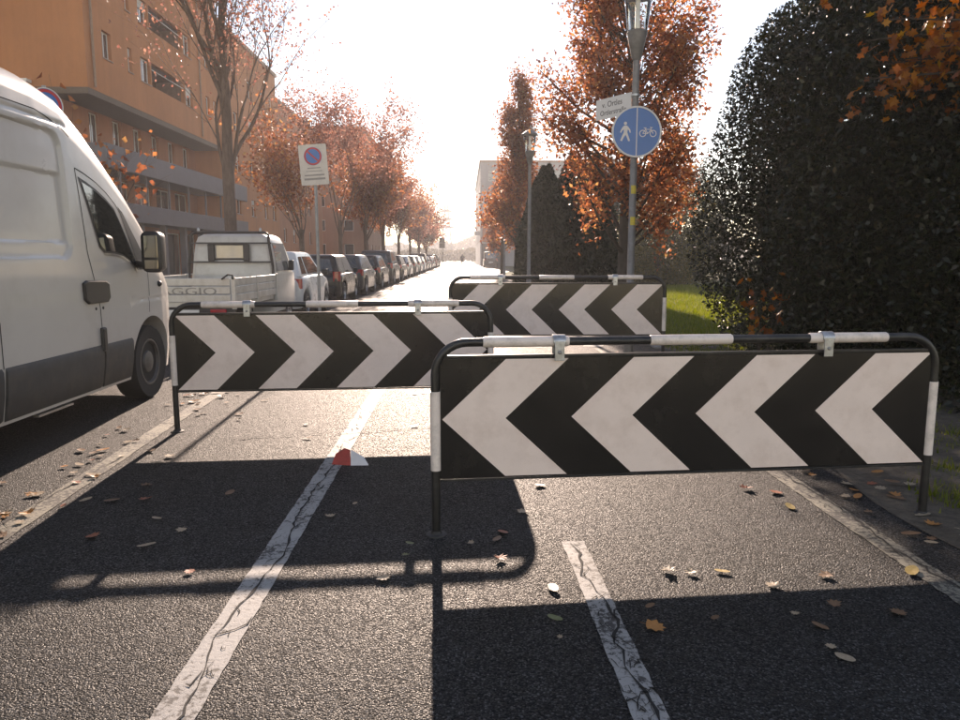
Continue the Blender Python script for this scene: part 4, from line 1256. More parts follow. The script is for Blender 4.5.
def apartment_block():
    off = (-15, 31, 0)
    root = empty('apartment_building', off)
    tag(root, 'orange plastered apartment block with overhanging upper floors and slate blue balcony bands', 'building')
    X = -15.0
    ya, yb, ztop, zov = 31.0, 47.2, 20.6, 8.08
    wins = []; logs = []
    for k in range(4):
        z = 9.58 + 2.62 * k
        wins += [(32.45, 33.25, z, z + 1.1), (34.82, 35.25, z, z + 1.05), (36.15, 37.2, z - 0.1, z + 1.0), (41.7, 42.75, z - .1, z + 1.0), (44.9, 45.55, z, z + 1.05), (46.2, 46.7, z, z + 1.05)]
        logs.append((37.35, 41.55, z - .1, z + 1.0))
    mb = MB(off)
    facade(mb, 'x', X, ya, yb, zov, ztop, wins, 0.2, -1) if False else None
    holes = wins
    # wall with window openings (0.2 deep) and loggia openings (1.4 deep)
    us = holes + logs
    tmp = MB(off)
    facade(tmp, 'x', X, ya, yb, zov, ztop, us, 0.2, -1)
    # deepen the loggias: drop their shallow back faces, add deep ones
    wall = tmp
    nf = []; nm = []
    for f in wall.f:
        P = [wall.v[i] for i in f]
        if all(abs(p[0] - (X - 0.2)) < 1e-6 for p in P):
            yc = sum(p[1] for p in P) / 4; zc = sum(p[2] for p in P) / 4
            if any(l[0] < yc < l[1] and l[2] < zc < l[3] for l in logs):
                continue
        nf.append(f)
    wall.f = nf; wall.mi = [0] * len(nf)
    # end wall facing the viewer, rear and top
    wall.add([(X, ya, zov), (X, ya, ztop), (-34, ya, ztop), (-34, ya, zov)], [(0, 1, 2, 3)])
    wall.add([(X, yb, 0), (X, yb, ztop), (-34, yb, ztop), (-34, yb, 0)], [(0, 1, 2, 3)])
    wall.add([(X, ya, ztop), (X, yb, ztop), (-34, yb, ztop), (-34, ya, ztop)], [(0, 1, 2, 3)])
    wall.build('wall', M_ORANGE, root, fixn=False)
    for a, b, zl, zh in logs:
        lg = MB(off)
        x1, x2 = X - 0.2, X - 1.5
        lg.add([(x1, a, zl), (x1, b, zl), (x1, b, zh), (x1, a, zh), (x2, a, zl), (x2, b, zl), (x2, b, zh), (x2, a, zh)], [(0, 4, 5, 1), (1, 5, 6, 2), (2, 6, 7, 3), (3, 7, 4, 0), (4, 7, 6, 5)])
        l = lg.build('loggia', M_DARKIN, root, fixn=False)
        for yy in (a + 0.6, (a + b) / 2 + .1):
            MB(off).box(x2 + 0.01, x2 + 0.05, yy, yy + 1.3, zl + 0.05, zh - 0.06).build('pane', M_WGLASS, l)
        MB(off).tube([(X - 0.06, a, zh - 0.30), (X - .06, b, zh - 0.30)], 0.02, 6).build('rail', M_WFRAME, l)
    for i, (a, b, zl, zh) in enumerate(wins):
        window_x(root, off, X, a, b, zl, zh, shutter=(0, .35, 0, .5, 0, .2, .7)[i % 7], mull=(b - a) > .6)
    # soffit and recessed lower storeys
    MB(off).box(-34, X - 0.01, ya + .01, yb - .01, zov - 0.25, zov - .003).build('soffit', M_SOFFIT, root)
    rec = MB(off)
    X2 = X - 1.6
    doors = [(34.2 + 2.2 * k, 35.1 + 2.2 * k, 6.1, 7.75) for k in range(6)]
    low = [(33.2 + 2.6 * k, 35.2 + 2.6 * k, 3.9, 5.0) for k in range(5)]
    shop = [(32.6 + 2.4 * k, 34.6 + 2.4 * k, 0.3, 2.7) for k in range(6)]
    facade(rec, 'x', X2, ya + 1.0, yb - .02, 0, zov - .26, doors + low + shop, 0.18, -1)
    rec.add([(X2, ya + 1.0, 0), (X2, ya + 1.0, zov - .26), (-34, ya + 1.0, zov - .26), (-34, ya + 1.0, 0)], [(0, 1, 2, 3)])
    rec.build('lower_wall', M_ORANGE2, root, fixn=False)
    for a, b, zl, zh in doors + low:
        window_x(root, off, X2, a, b, zl, zh, mull=True)
    for a, b, zl, zh in shop:
        window_x(root, off, X2, a, b, zl, zh, mull=False)
    # slab bands
    for za, zc in ((2.92, 3.74), (5.10, 6.08)):
        MB(off).box(X - 1.55, X + 0.12, 32.0, 52, za, zc).build('balcony_band', M_SLATE, root, bevel=0.02)
    for k in range(7):
        MB(off).box(X - 0.5, X - 0.2, 33.0 + 2.7 * k, 33.28 + 2.7 * k, 0.0, 2.915).build('column', M_SLATE, root)
    for k in range(7):
        MB(off).box(X - 0.12, X - 0.04, 33.4 + 2.7 * k, 33.5 + 2.7 * k, 3.745, 5.095).build('post', M_SLATE, root)
    for yy in (43.9, 31.5):
        MB(off).tube([(X + 0.07, yy, zov + .1), (X + .07, yy, ztop)], .05, 8).build('downpipe', M_ROOFC, root, smooth=40)
    # projecting box with lamp at the end wall and a light strip
    MB(off).box(-18.9, -17.2, ya - 0.35, ya - .003, 8.2, 8.32).build('canopy_strip', M_WFRAME, root)
    for k in range(3):
        z = 15.6 + 2.6 * k
        MB(off).box(X + .004, X + 1.0, 42.9, 44.6, z, z + 0.95).build('balcony', M_ORANGE2, root, bevel=0.02)
    return root
apartment_block()

def terrace(name, X, ya, yb, depth, ztop, m, label, rows, z_first, per, wsz, endfac=True, step=2.7, cornice=True):
    off = (X, ya, 0)
    root = empty(name, off)
    tag(root, label, 'building')
    sgn = 1 if depth > 0 else -1       # building lies on the -X side when depth > 0
    xb = X - depth
    wins = []
    for r_ in range(rows):
        for y in per:
            wins.append((y, y + wsz[0], z_first + step * r_, z_first + step * r_ + wsz[1]))
    mb = MB(off)
    facade(mb, 'x', X, ya, yb, 0, ztop, wins, 0.2, -sgn)
    ew = []
    if endfac:
        n = int(abs(depth) / 3.2)
        for r_ in range(rows):
            for k in range(n):
                u = min(X, xb) + 1.2 + 3.2 * k
                ew.append((u, u + 1.1, z_first + step * r_, z_first + step * r_ + wsz[1]))
    facade(mb, 'y', ya, min(X, xb), max(X, xb), 0, ztop, ew, 0.2, 1)
    mb.add([(X, yb, 0), (X, yb, ztop), (xb, yb, ztop), (xb, yb, 0)], [(0, 1, 2, 3)])
    mb.add([(xb, ya, 0), (xb, ya, ztop), (xb, yb, ztop), (xb, yb, 0)], [(0, 1, 2, 3)])
    mb.add([(X, ya, ztop), (X, yb, ztop), (xb, yb, ztop), (xb, ya, ztop)], [(0, 1, 2, 3)])
    mb.build('wall', m, root, fixn=False)
    for i, (a, b, zl, zh) in enumerate(wins):
        window_x(root, off, X, a, b, zl, zh, shutter=(0, .4, 0, 0, .6)[i % 5], mull=wsz[0] > 1.0, sgn=sgn)
    for (a, b, zl, zh) in ew:
        w = MB(off).box(a + .01, b - .01, ya + .13, ya + .17, zl + .01, zh - .01).build('window', M_WFRAME, root)
        MB(off).box(a + .07, b - .07, ya + .12, ya + .129, zl + .07, zh - .07).build('pane', M_WGLASS, w)
    if cornice:
        lo, hi = min(X, xb), max(X, xb)
        MB(off).box(lo - .12, hi + .12, ya - .12, yb + .12, ztop + .003, ztop + .28).build('cornice', M_ROOFC, root, bevel=0.02)
    return root
terrace('apartment_building', -15.0, 47.4, 61.3, 18, 15.4, M_ORANGE, 'lower orange apartment block with flat roof adjoining the tall overhanging one', 4, 4.2, [50.0, 53.4, 56.8, 59.2], (1.0, 1.15), endfac=False)
terrace('apartment_building', -15.1, 61.6, 80.0, 18, 13.7, M_ORANGE2, 'faded orange apartment block with pale cornice behind the bare trees', 4, 2.6, [63 + 3.4 * k for k in range(5)], (1.0, 1.15), endfac=False)
terrace('apartment_building', -11.4, 86.0, 107.0, 10, 15.6, plaster('brown_plaster', (0.34, 0.20, 0.14)), 'brown apartment block standing forward behind the russet trees', 5, 1.6, [88 + 3.6 * k for k in range(5)], (1.3, 1.25))
# grey building on the right, far down
gr = terrace('grey_building', 2.3, 112.0, 160.0, -24, 15.2, plaster('grey_render', (0.36, 0.355, 0.36)), 'grey flat-roofed building at the far end of the lane', 4, 3.8, [115 + 4.4 * k for k in range(10)], (1.5, 1.5), step=2.9)
go = (2.3, 112, 0)
MB(go).box(2.6, 6.4, 111.86, 111.997, 7.4, 10.6).build('pale_panel', mat('pale_blue_panel', (0.42, 0.45, 0.50), 0.4, var=0.05), gr)
MB(go).box(2.6, 5.8, 111.86, 111.997, 3.6, 6.2).build('brick_panel', plaster('brick_red_panel', (0.42, 0.16, 0.09)), gr)
MB(go).box(2.5, 6.0, 111.80, 111.997, 0.02, 3.3).build('dark_gate', mat('dark_gate', (0.05, 0.05, 0.055), 0.6), gr)
MB(go).box(1.4, 2.28, 113, 113.3, 4.6, 5.2).build('sign_board', M_SWHITE, gr)

# ------------------------------------------------------------------ trees
def leaves_mesh(name, C, size, m, parent, aspect=0.62, jitter=0.35, droop=0.0, kind=None, seed=1):
    """C: (n,3) leaf centres; each leaf is one bent quad pair (6 verts, 2 quads)"""
    g = np.random.default_rng(seed)
    n = len(C)
    d = g.normal(size=(n, 3)); d[:, 2] -= droop
    d /= np.linalg.norm(d, axis=1, keepdims=True)
    e = g.normal(size=(n, 3))
    e -= d * (d * e).sum(1, keepdims=True)
    e /= np.linalg.norm(e, axis=1, keepdims=True) + 1e-9
    nn = np.cross(d, e)
    s = size * (1 + jitter * g.uniform(-1, 1, size=(n, 1)))
    w = s * aspect * 0.5
    bend = s * 0.12
    p0 = C - d * s * 0.5
    p1 = C + d * s * 0.5 - nn * bend
    q0 = C + e * w + nn * bend; q1 = C - e * w + nn * bend
    V = np.stack([p0, q0, p1, q1], axis=1).reshape(-1, 3)
    me = bpy.data.meshes.new(name)
    me.vertices.add(4 * n); me.vertices.foreach_set('co', V.astype(np.float32).ravel())
    me.loops.add(4 * n); me.loops.foreach_set('vertex_index', np.arange(4 * n, dtype=np.int32))
    me.polygons.add(n)
    me.polygons.foreach_set('loop_start', np.arange(0, 4 * n, 4, dtype=np.int32))
    me.polygons.foreach_set('loop_total', np.full(n, 4, dtype=np.int32))
    me.update(calc_edges=True)
    return link_mesh(name, me, m, parent)

LOBED = [(0, -.5), (.16, -.22), (.42, -.20), (.30, .02), (.46, .22), (.20, .22), (0, .55), (-.20, .22), (-.46, .22), (-.30, .02), (-.42, -.20), (-.16, -.22)]
def lobed_mesh(name, C, size, m, parent, droop=0.5, seed=1):
    """leaves with five lobes, for trees near enough to tell the leaf shape"""
    g = np.random.default_rng(seed)
    n = len(C); k = len(LOBED)
    d = g.normal(size=(n, 3)); d[:, 2] -= droop
    d /= np.linalg.norm(d, axis=1, keepdims=True)
    e = g.normal(size=(n, 3)); e -= d * (d * e).sum(1, keepdims=True)
    e /= np.linalg.norm(e, axis=1, keepdims=True)
    nn = np.cross(d, e)
    s = size * (1 + .35 * g.uniform(-1, 1, size=n))
    V = np.zeros((n, k + 1, 3)); V[:, 0] = C
    for i, (x, y) in enumerate(LOBED):
        V[:, i + 1] = C + e * (s * x)[:, None] + d * (s * y)[:, None] + nn * (s * (.5 * x * x + .25 * y * y))[:, None]
    F = np.array([[0, i + 1, (i + 1) % k + 1] for i in range(k)])
    F = (F[None] + (np.arange(n) * (k + 1))[:, None, None]).reshape(-1, 3)
    me = bpy.data.meshes.new(name)
    me.from_pydata(V.reshape(-1, 3).tolist(), [], F.tolist())
    return link_mesh(name, me, m, parent)

def branch(mb, p, d, length, r, depth, rs, P, tips):
    segs = 5 if depth > 1 else 3
    pts = [p.copy()]; q = p.copy(); dd = d.copy()
    for i in range(segs):
        dd = (dd + Vector((rs.gauss(0, P['wob']), rs.gauss(0, P['wob']), rs.gauss(0, P['wob']) + P['up'])) ).normalized()
        q = q + dd * (length / segs)
        pts.append(q.copy())
    r1 = r * P['taper']
    mb.tube(pts, [r + (r1 - r) * i / segs for i in range(segs + 1)], P['n'][depth] if depth < len(P['n']) else 10, caps=False)
    if depth <= 2:
        for pt in pts[1:]:
            tips.append(pt)
    if depth == 0:
        return
    k = P['kids'][depth]
    for i in range(k):
        t = rs.uniform(0.35, 1.0) if i > 0 else 1.0
        idx = min(segs - 1, int(t * segs))
        base = pts[idx] + (pts[min(segs, idx + 1)] - pts[idx]) * (t * segs - idx if t < 1 else 1)
        ax = dd.cross(Vector((rs.gauss(0, 1), rs.gauss(0, 1), rs.gauss(0, 1)))).normalized()
        ang = R(rs.uniform(*P['ang'])) * (0.45 if i == 0 else 1)
        nd = Quaternion(ax, ang) @ dd
        branch(mb, base, nd, length * rs.uniform(*P['len']), r1 * (0.9 if i == 0 else rs.uniform(.5, .75)), depth - 1, rs, P, tips)

M_BARK = bark_mat('brown_bark', (0.09, 0.058, 0.045), (0.20, 0.135, 0.10))
M_BARKD = bark_mat('dark_bark', (0.035, 0.028, 0.022), (0.09, 0.07, 0.055))
L_RUST = leaf_mat('russet_leaves', [(0.0, (0.16, 0.062, 0.042)), (0.45, (0.25, 0.10, 0.058)), (0.8, (0.38, 0.17, 0.09)), (1.0, (0.32, 0.20, 0.10))], 0.66)
L_PINK = leaf_mat('dry_plane_leaves', [(0.0, (0.17, 0.075, 0.062)), (0.5, (0.26, 0.13, 0.105)), (1.0, (0.36, 0.20, 0.15))], 0.64)
L_ORANGE = leaf_mat('orange_leaves', [(0.0, (0.22, 0.06, 0.014)), (0.5, (0.32, 0.105, 0.02)), (0.9, (0.42, 0.17, 0.03)), (1.0, (0.5, 0.3, 0.06))], 0.5)
L_LAUREL = leaf_mat('glossy_evergreen_leaves', [(0.0, (0.007, 0.010, 0.004)), (0.5, (0.013, 0.018, 0.006)), (0.9, (0.026, 0.032, 0.010)), (1.0, (0.055, 0.035, 0.013))], 0.14, 0.33, 0.4)
L_CONIF = leaf_mat('dark_conifer_sprays', [(0.0, (0.016, 0.022, 0.012)), (0.6, (0.028, 0.036, 0.018)), (1.0, (0.05, 0.05, 0.026))], 0.12, 0.6, 0.3)
L_SHRUB = leaf_mat('olive_shrub_leaves', [(0.0, (0.04, 0.045, 0.014)), (0.5, (0.07, 0.075, 0.02)), (1.0, (0.16, 0.12, 0.03))], 0.35, 0.5, 0.4)

def street_tree(X, Y, h, seed, leaves, lm, label, group, spread=(18, 42), trunk=0.26, r_leaf=0.11, base=0.118, name='street_tree', tfrac=0.3, depth=5, kids=None, steep=(58, 80), leader=False):
    rs = random.Random(seed)
    root = empty(name, (X, Y, base))
    tag(root, label, 'tree', group)
    mb = MB(); tips = []
    P = dict(wob=0.09, up=0.035, taper=0.62, n=[3, 4, 5, 6, 8, 12], kids=kids or [0, 3, 3, 3, 3, 6], ang=spread, len=(0.62, 0.88))
    # trunk, then limbs
    tl = h * tfrac
    pts = [Vector((0, 0, -0.1)), Vector((0, 0, 0.15)), Vector((0.02, 0, tl * .5)), Vector((0.0, 0.03, tl))]
    mb.tube(pts, [trunk * 1.35, trunk * 1.05, trunk * .92, trunk * .85], 12, caps=False)
    nl = P['kids'][5]
    if leader:
        lead = [Vector((0.0, 0.03, tl * .98)), Vector((0.05, 0, h * .48)), Vector((-0.03, 0.05, h * .62)), Vector((0.06, 0, h * .76)), Vector((0.02, 0.0, h * .9))]
        mb.tube(lead, [trunk * .85, trunk * .62, trunk * .42, trunk * .24, trunk * .08], 10, caps=False)
    for i in range(nl):
        a = 2 * PI * (i + rs.uniform(-.25, .25)) / nl
        el = R(rs.uniform(*steep)) if i else R(88)
        d = Vector((math.cos(a) * math.cos(el), math.sin(a) * math.cos(el), math.sin(el)))
        zs_ = tl * rs.uniform(.62, .98) if not leader else h * (.24 + .46 * i / nl)
        branch(mb, Vector((0, 0.02, zs_)), d, h * (rs.uniform(.20, .27) if not leader else rs.uniform(.16, .215)), trunk * rs.uniform(.26, .38), depth - 1, rs, P, tips)
    mb.build('trunk', M_BARK, root, smooth=60, fixn=False)
    T = np.array([tuple(t) for t in tips])
    g = np.random.default_rng(seed)
    if leaves:
        idx = g.integers(0, len(T), size=leaves)
        C = T[idx] + g.normal(scale=0.16, size=(leaves, 3))
        leaves_mesh('crown', C, r_leaf, lm, root, 0.75, droop=0.5, seed=seed)
    return root

GT = 'plane trees along the left pavement'
street_tree(-6.35, 12.6, 4.6, 3, 420, L_ORANGE if False else L_RUST, 'young thin tree with few russet leaves rising behind the white van', GT, trunk=0.07, r_leaf=0.12, depth=4, kids=[0, 3, 3, 4, 4, 5])
street_tree(-6.3, 20.3, 11.4, 21, 5200, L_PINK, 'large almost bare tree with many upright limbs behind the flatbed pickup', GT, spread=(14, 38), trunk=0.175, r_leaf=0.085, tfrac=0.33, kids=[0, 3, 3, 4, 3, 13], steep=(60, 80), leader=True)
street_tree(-6.3, 29.0, 7.6, 33, 3600, L_RUST, 'small reddish tree rising between the bare tree and the no parking sign', GT, trunk=0.11, r_leaf=0.12, depth=4, kids=[0, 3, 4, 4, 4, 6])
street_tree(-6.3, 38.0, 10.2, 44, 9500, L_PINK, 'tall brown-leaved tree, fourth from the van along the left pavement', GT, trunk=0.11, r_leaf=0.12, depth=5)
street_tree(-6.2, 47.0, 8.8, 55, 11000, L_RUST, 'russet tree with dense lower crown, fifth from the van along the left pavement', GT, trunk=0.15, r_leaf=0.15, depth=4, kids=[0, 3, 4, 4, 4, 7])
street_tree(-6.2, 57.0, 10.0, 66, 8000, L_PINK, 'brown-leaved tree, sixth from the van along the left pavement', GT, trunk=0.15, r_leaf=0.16, depth=4, kids=[0, 3, 4, 4, 4, 7])
street_tree(-6.1, 69.0, 9.6, 77, 8500, L_RUST, 'russet tree, seventh from the van along the left pavement', GT, trunk=0.15, r_leaf=0.18, depth=4, kids=[0, 3, 4, 4, 4, 7])
street_tree(-6.0, 82.0, 9.8, 88, 8000, L_PINK, 'brown-leaved tree, eighth from the van along the left pavement', GT, trunk=0.15, r_leaf=0.2, depth=4, kids=[0, 3, 4, 4, 4, 7])
street_tree(-5.9, 96.0, 9.2, 99, 5000, L_PINK, 'brown-leaved tree, ninth from the van along the left pavement', GT, trunk=0.2, r_leaf=0.25, depth=4, kids=[0, 3, 4, 4, 4, 7])
street_tree(-5.8, 112.0, 8.2, 110, 5000, L_RUST, 'last russet tree of the left row beside the traffic light', GT, trunk=0.2, r_leaf=0.26, depth=4, kids=[0, 3, 4, 4, 4, 7], base=0.0)

def columnar_tree(X, Y, h, rx, zlow, seed, n, lm, label, leaf=0.12, shape=None):
    rs = random.Random(seed); g = np.random.default_rng(seed)
    root = empty('columnar_tree', (X, Y, 0))
    tag(root, label, 'tree', 'columnar autumn trees along the verge')
    mb = MB()
    mb.tube([Vector((0, 0, -0.1)), Vector((0, 0, zlow)), Vector((0.03, 0, h * .6)), Vector((0, 0.02, h * .96))], [0.17, 0.13, 0.07, 0.015], 10, caps=False)
    tips = []
    shape = shape or (lambda t: math.sin(PI * min(1, max(0, t)) ** 0.62) ** 0.7)
    nb = 70
    for i in range(nb):
        t = i / nb
        z = zlow * 0.85 + (h - zlow) * t * 0.80
        a = rs.uniform(0, 2 * PI)
        zt = min(h, z + (h - zlow) * rs.uniform(.10, .24))
        rad = rx * shape((zt - zlow) / (h - zlow)) * rs.uniform(.55, 1.0)
        p0 = Vector((0, 0, z)); p1 = Vector((rad * .55 * math.cos(a), rad * .55 * math.sin(a), z + (zt - z) * .45)); p2 = Vector((rad * math.cos(a), rad * math.sin(a), zt))
        mb.tube([p0, p1, p2], [0.04, 0.024, 0.008], 5, caps=False)
        for k in range(9):
            s_ = rs.uniform(.3, 1.0)
            c = p1.lerp(p2, (s_ - .3) / .7)
            tips.append(c + Vector((rs.gauss(0, .14), rs.gauss(0, .14), rs.gauss(0, .2))))
    mb.build('trunk', M_BARKD, root, smooth=60, fixn=False)
    T = np.array([tuple(t) for t in tips])
    C = T[g.integers(0, len(T), size=n)] + g.normal(scale=0.13, size=(n, 3)) * np.array([1, 1, 1.2])
    leaves_mesh('crown', C, leaf, lm, root, 0.6, seed=seed)
columnar_tree(3.05, 14.2, 8.8, 1.85, 1.6, 5, 32000, L_RUST, 'large egg-shaped russet tree behind the blue round sign', 0.082)
columnar_tree(2.15, 30.5, 8.9, 1.45, 2.0, 6, 14000, L_RUST, 'slender columnar brown tree between the two far lamp posts', 0.12, lambda t: 1.0 if t < .25 else (1.0 - .45 * (t - .25) / .2 if t < .45 else .55 * (1 - ((t - .45) / .55) ** 3)))
columnar_tree(2.6, 52.0, 7.2, 1.6, 1.8, 8, 6000, L_RUST, 'small russet tree in front of the far grey building', 0.2)

# ------------------------------------------------------------------ evergreen bushes
def blob_points(g, n, c, r, lump=0.26, lo=0.55, zmin=0.0, nl=34, pw=3.8):
    """points through the outer volume of a lumpy ellipsoid"""
    d = g.normal(size=(n, 3)); d /= np.linalg.norm(d, axis=1, keepdims=True)
    L_ = g.normal(size=(nl, 3)); L_ /= np.linalg.norm(L_, axis=1, keepdims=True)
    amp = g.uniform(-.6, 1, size=nl)
    k = (np.exp(-((1 - d @ L_.T) / 0.05)) * amp).sum(1)
    sq = 1.0 / (np.abs(d) ** pw).sum(1) ** (1.0 / pw)
    rad = sq * (1 + lump * k) * (lo + (1.03 - lo) * g.uniform(0, 1, size=n) ** 0.6)
    p = np.array(c) + d * rad[:, None] * np.array(r)
    return p[p[:, 2] > zmin]

def evergreen(X, Y, rx, ry, h, n, leaf, lm, label, seed, name='evergreen_bush', group=None, sprigs=420, cat='bush', zc=0.46):
    g = np.random.default_rng(seed); rs = random.Random(seed)
    root = empty(name, (X, Y, 0))
    tag(root, label, cat, group)
    c = (0, 0, h * zc); r = (rx, ry, h * (1 - zc))
    A = blob_points(g, n, c, r)
    # lower skirt
    B = g.uniform(size=(int(n * .35), 3)); a = B[:, 0] * 2 * PI
    rad = np.sqrt(.35 + .65 * B[:, 1]) * (0.66 + .24 * B[:, 2] + .07 * np.sin(a * 5))
    B = np.stack([rad * rx * np.cos(a), rad * ry * np.sin(a), B[:, 2] * h * zc], 1)
    parts = [A, B]
    mb = MB()
    for i in range(5):
        a = rs.uniform(0, 2 * PI)
        mb.tube([(0.1 * math.cos(a), 0.1 * math.sin(a), -0.05), (rx * .3 * math.cos(a), ry * .3 * math.sin(a), h * .4), (rx * .6 * math.cos(a), ry * .6 * math.sin(a), h * .75)], [.07, .05, .015], 7, caps=False)
    # loose shoots sticking out of the outline
    for i in range(sprigs):
        th = rs.uniform(0, 2 * PI); ph = rs.uniform(-.2, 1.0)
        d = Vector((math.cos(th) * math.cos(ph * 1.5), math.sin(th) * math.cos(ph * 1.5), math.sin(ph * 1.5)))
        p0 = Vector((d.x * rx * .9, d.y * ry * .9, h * zc + d.z * h * (1 - zc) * .9))
        if p0.z < .1: continue
        ln = rs.uniform(.2, .75)
        p1 = p0 + (d * .6 + Vector((0, 0, .7))) * ln
        mb.tube([p0, p1], [.008, .003], 3, caps=False)
        k = rs.randint(6, 14)
        t = g.uniform(.1, 1, size=(k, 1))
        parts.append(np.array(p0) + (np.array(p1) - np.array(p0)) * t + g.normal(scale=.045, size=(k, 3)))
    mb.build('stems', M_BARKD, root, smooth=60, fixn=False)['kind'] = 'stuff'
    C = np.concatenate(parts)
    leaves_mesh('foliage', C, leaf, lm, root, 0.5, seed=seed)
    return root
evergreen(5.75, 9.3, 2.2, 2.0, 4.8, 210000, 0.062, L_LAUREL, 'huge dark glossy evergreen bush beside the rear chevron barrier', 31)
evergreen(6.8, 7.3, 2.5, 2.1, 3.75, 150000, 0.065, L_LAUREL, 'dark evergreen bush standing next to the large chevron barrier, under the orange leaves', 32)
evergreen(8.8, 9.6, 2.4, 2.2, 5.2, 50000, 0.10, L_LAUREL, 'dark evergreen bush farthest from the lane', 35)
evergreen(9.6, 36.0, 2.0, 1.6, 4.1, 15000, 0.10, L_SHRUB, 'olive shrub with yellowing leaves beside the egg-shaped russet tree', 33, sprigs=90)
evergreen(11.8, 46.0, 4.2, 2.4, 6.6, 26000, 0.2, L_CONIF, 'dark broad bush behind the olive shrub', 34)

def conifer(X, Y, h, r, seed, label):
    g = np.random.default_rng(seed)
    root = empty('conifer', (X, Y, 0))
    tag(root, label, 'conifer', 'dark conifers along the verge')
    MB().tube([(0, 0, -0.1), (0.02, 0, h * .5), (0, 0, h * .97)], [.11, .07, .012], 8, caps=False).build('trunk', M_BARKD, root, smooth=60, fixn=False)
    n = 13000
    t = g.uniform(0, 1, size=n) ** 0.85
    a = g.uniform(0, 2 * PI, size=n)
    lob = 1 + .12 * np.sin(a * 4 + seed) + .10 * np.sin(a * 7 + t * 14)
    rad = r * lob * (1 - t ** 1.9) ** .8 * np.sqrt(g.uniform(.25, 1.05, size=n))
    C = np.stack([rad * np.cos(a), rad * np.sin(a), t * h + .03], 1)
    leaves_mesh('crown', C, .16, L_CONIF, root, .38, droop=-.8, seed=seed)
CON = [(2.4, 21.6, 3.9, .85), (3.1, 21.9, 4.3, .95), (3.75, 22.6, 4.2, .85), (4.2, 24.4, 4.6, .85), (2.45, 23.6, 4.1, .8), (2.5, 26.0, 4.0, .8)]
CL = ['dark conifer standing nearest the lane behind the second lamp post', 'dark conifer, second from the lane in the front row', 'dark conifer, third from the lane in the front row', 'dark conifer, fourth from the lane and set back from its row', 'dark conifer behind the one nearest the lane', 'lowest dark conifer at the end of the hedge along the lane', 'dark conifer, fifth from the lane in the front row']
for i, (x, y, h, r) in enumerate(CON):
    conifer(x, y, h, r, 200 + i, CL[i])

# orange-leaved tree rising between the bushes
def orange_tree():
    root = empty('orange_tree', (5.75, 6.35, 0))
    tag(root, 'tree with translucent orange leaves hanging over the dark evergreen bush', 'tree')
    rs = random.Random(4); g = np.random.default_rng(4)
    mb = MB(); mb.tube([(0, 0, -.1), (-.05, .1, 2.0), (-.15, .2, 3.6), (-.2, .3, 5.6)], [.12, .10, .07, .02], 9, caps=False)
    tips = []
    for i in range(34):
        z = rs.uniform(2.75, 4.4)
        a = rs.uniform(PI * .86, PI * 1.1)
        ln = rs.uniform(1.3, 2.45)
        b0 = Vector((-.1, .15, z - .5)); b1 = b0 + Vector((math.cos(a) * ln * .6, math.sin(a) * ln * .6, .5)); b2 = b0 + Vector((math.cos(a) * ln, math.sin(a) * ln, .45))
        mb.tube([b0, b1, b2], [.024, .013, .005], 5, caps=False)
        for k in range(10):
            tips.append(b1.lerp(b2, rs.uniform(-.2, 1.08)) + Vector((rs.gauss(0, .10), rs.gauss(0, .12), rs.gauss(-.06, .10))))
    mb.build('trunk', M_BARKD, root, smooth=60, fixn=False)
    T = np.array([tuple(t) for t in tips])
    C = T[g.integers(0, len(T), size=1300)] + g.normal(scale=.05, size=(1300, 3))
    lobed_mesh('crown', C, .085, L_ORANGE, root, droop=.6, seed=4)
orange_tree()
def sapling(X, Y, h, label, seed, n):
    root = empty('orange_sapling', (X, Y, 0.02))
    tag(root, label, 'sapling')
    rs = random.Random(seed); g = np.random.default_rng(seed)
    mb = MB(); tips = []
    for k in range(4):
        q = Vector((rs.gauss(0, .16), rs.gauss(0, .1), h * rs.uniform(.6, 1)))
        mb.tube([(0, 0, -.03), q * .5 + Vector((rs.gauss(0, .03), 0, 0)), q], [.008, .006, .003], 5, caps=False)
        tips += [q * t for t in (.6, .8, 1.0)]
    mb.build('stems', M_BARKD, root, fixn=False)['kind'] = 'stuff'
    T = np.array([tuple(t) for t in tips])
    C = T[g.integers(0, len(T), size=n)] + g.normal(scale=.06, size=(n, 3))
    lobed_mesh('foliage', C, .095, L_ORANGE, root, droop=.5, seed=seed)
sapling(3.35, 8.25, 1.15, 'small sapling with a few orange leaves in front of the huge evergreen bush', 5, 46)

# ------------------------------------------------------------------ far background
def far_band(name, label, x0, x1, y, h0, h1, lm, seed, n, leaf):
    g = np.random.default_rng(seed)
    x = g.uniform(x0, x1, size=n)
    top = h0 + (h1 - h0) * (.5 + .3 * np.sin(x * .09 + seed) + .2 * np.sin(x * .31))
    z = top * g.uniform(0, 1, size=n) ** .7
    C = np.stack([x, y + g.normal(scale=6, size=n), z], 1)
    o = leaves_mesh(name, C, leaf, lm, None, .8, seed=seed)
    tag(o, label, 'wood', kind='stuff')
L_FAR = leaf_mat('far_wood_leaves', [(0.0, (0.05, 0.05, 0.03)), (0.5, (0.08, 0.075, 0.04)), (1.0, (0.11, 0.085, 0.05))], 0.25, 0.7, 0.2)
far_band('far_wood', 'hazy distant belt of trees closing the end of the road', -160, 160, 420, 5, 13, L_FAR, 1, 16000, 2.2)
far_band('far_hedge', 'low distant scrub at the end of the road', -40, 40, 240, 1.5, 4.5, L_FAR, 2, 7000, 1.0)
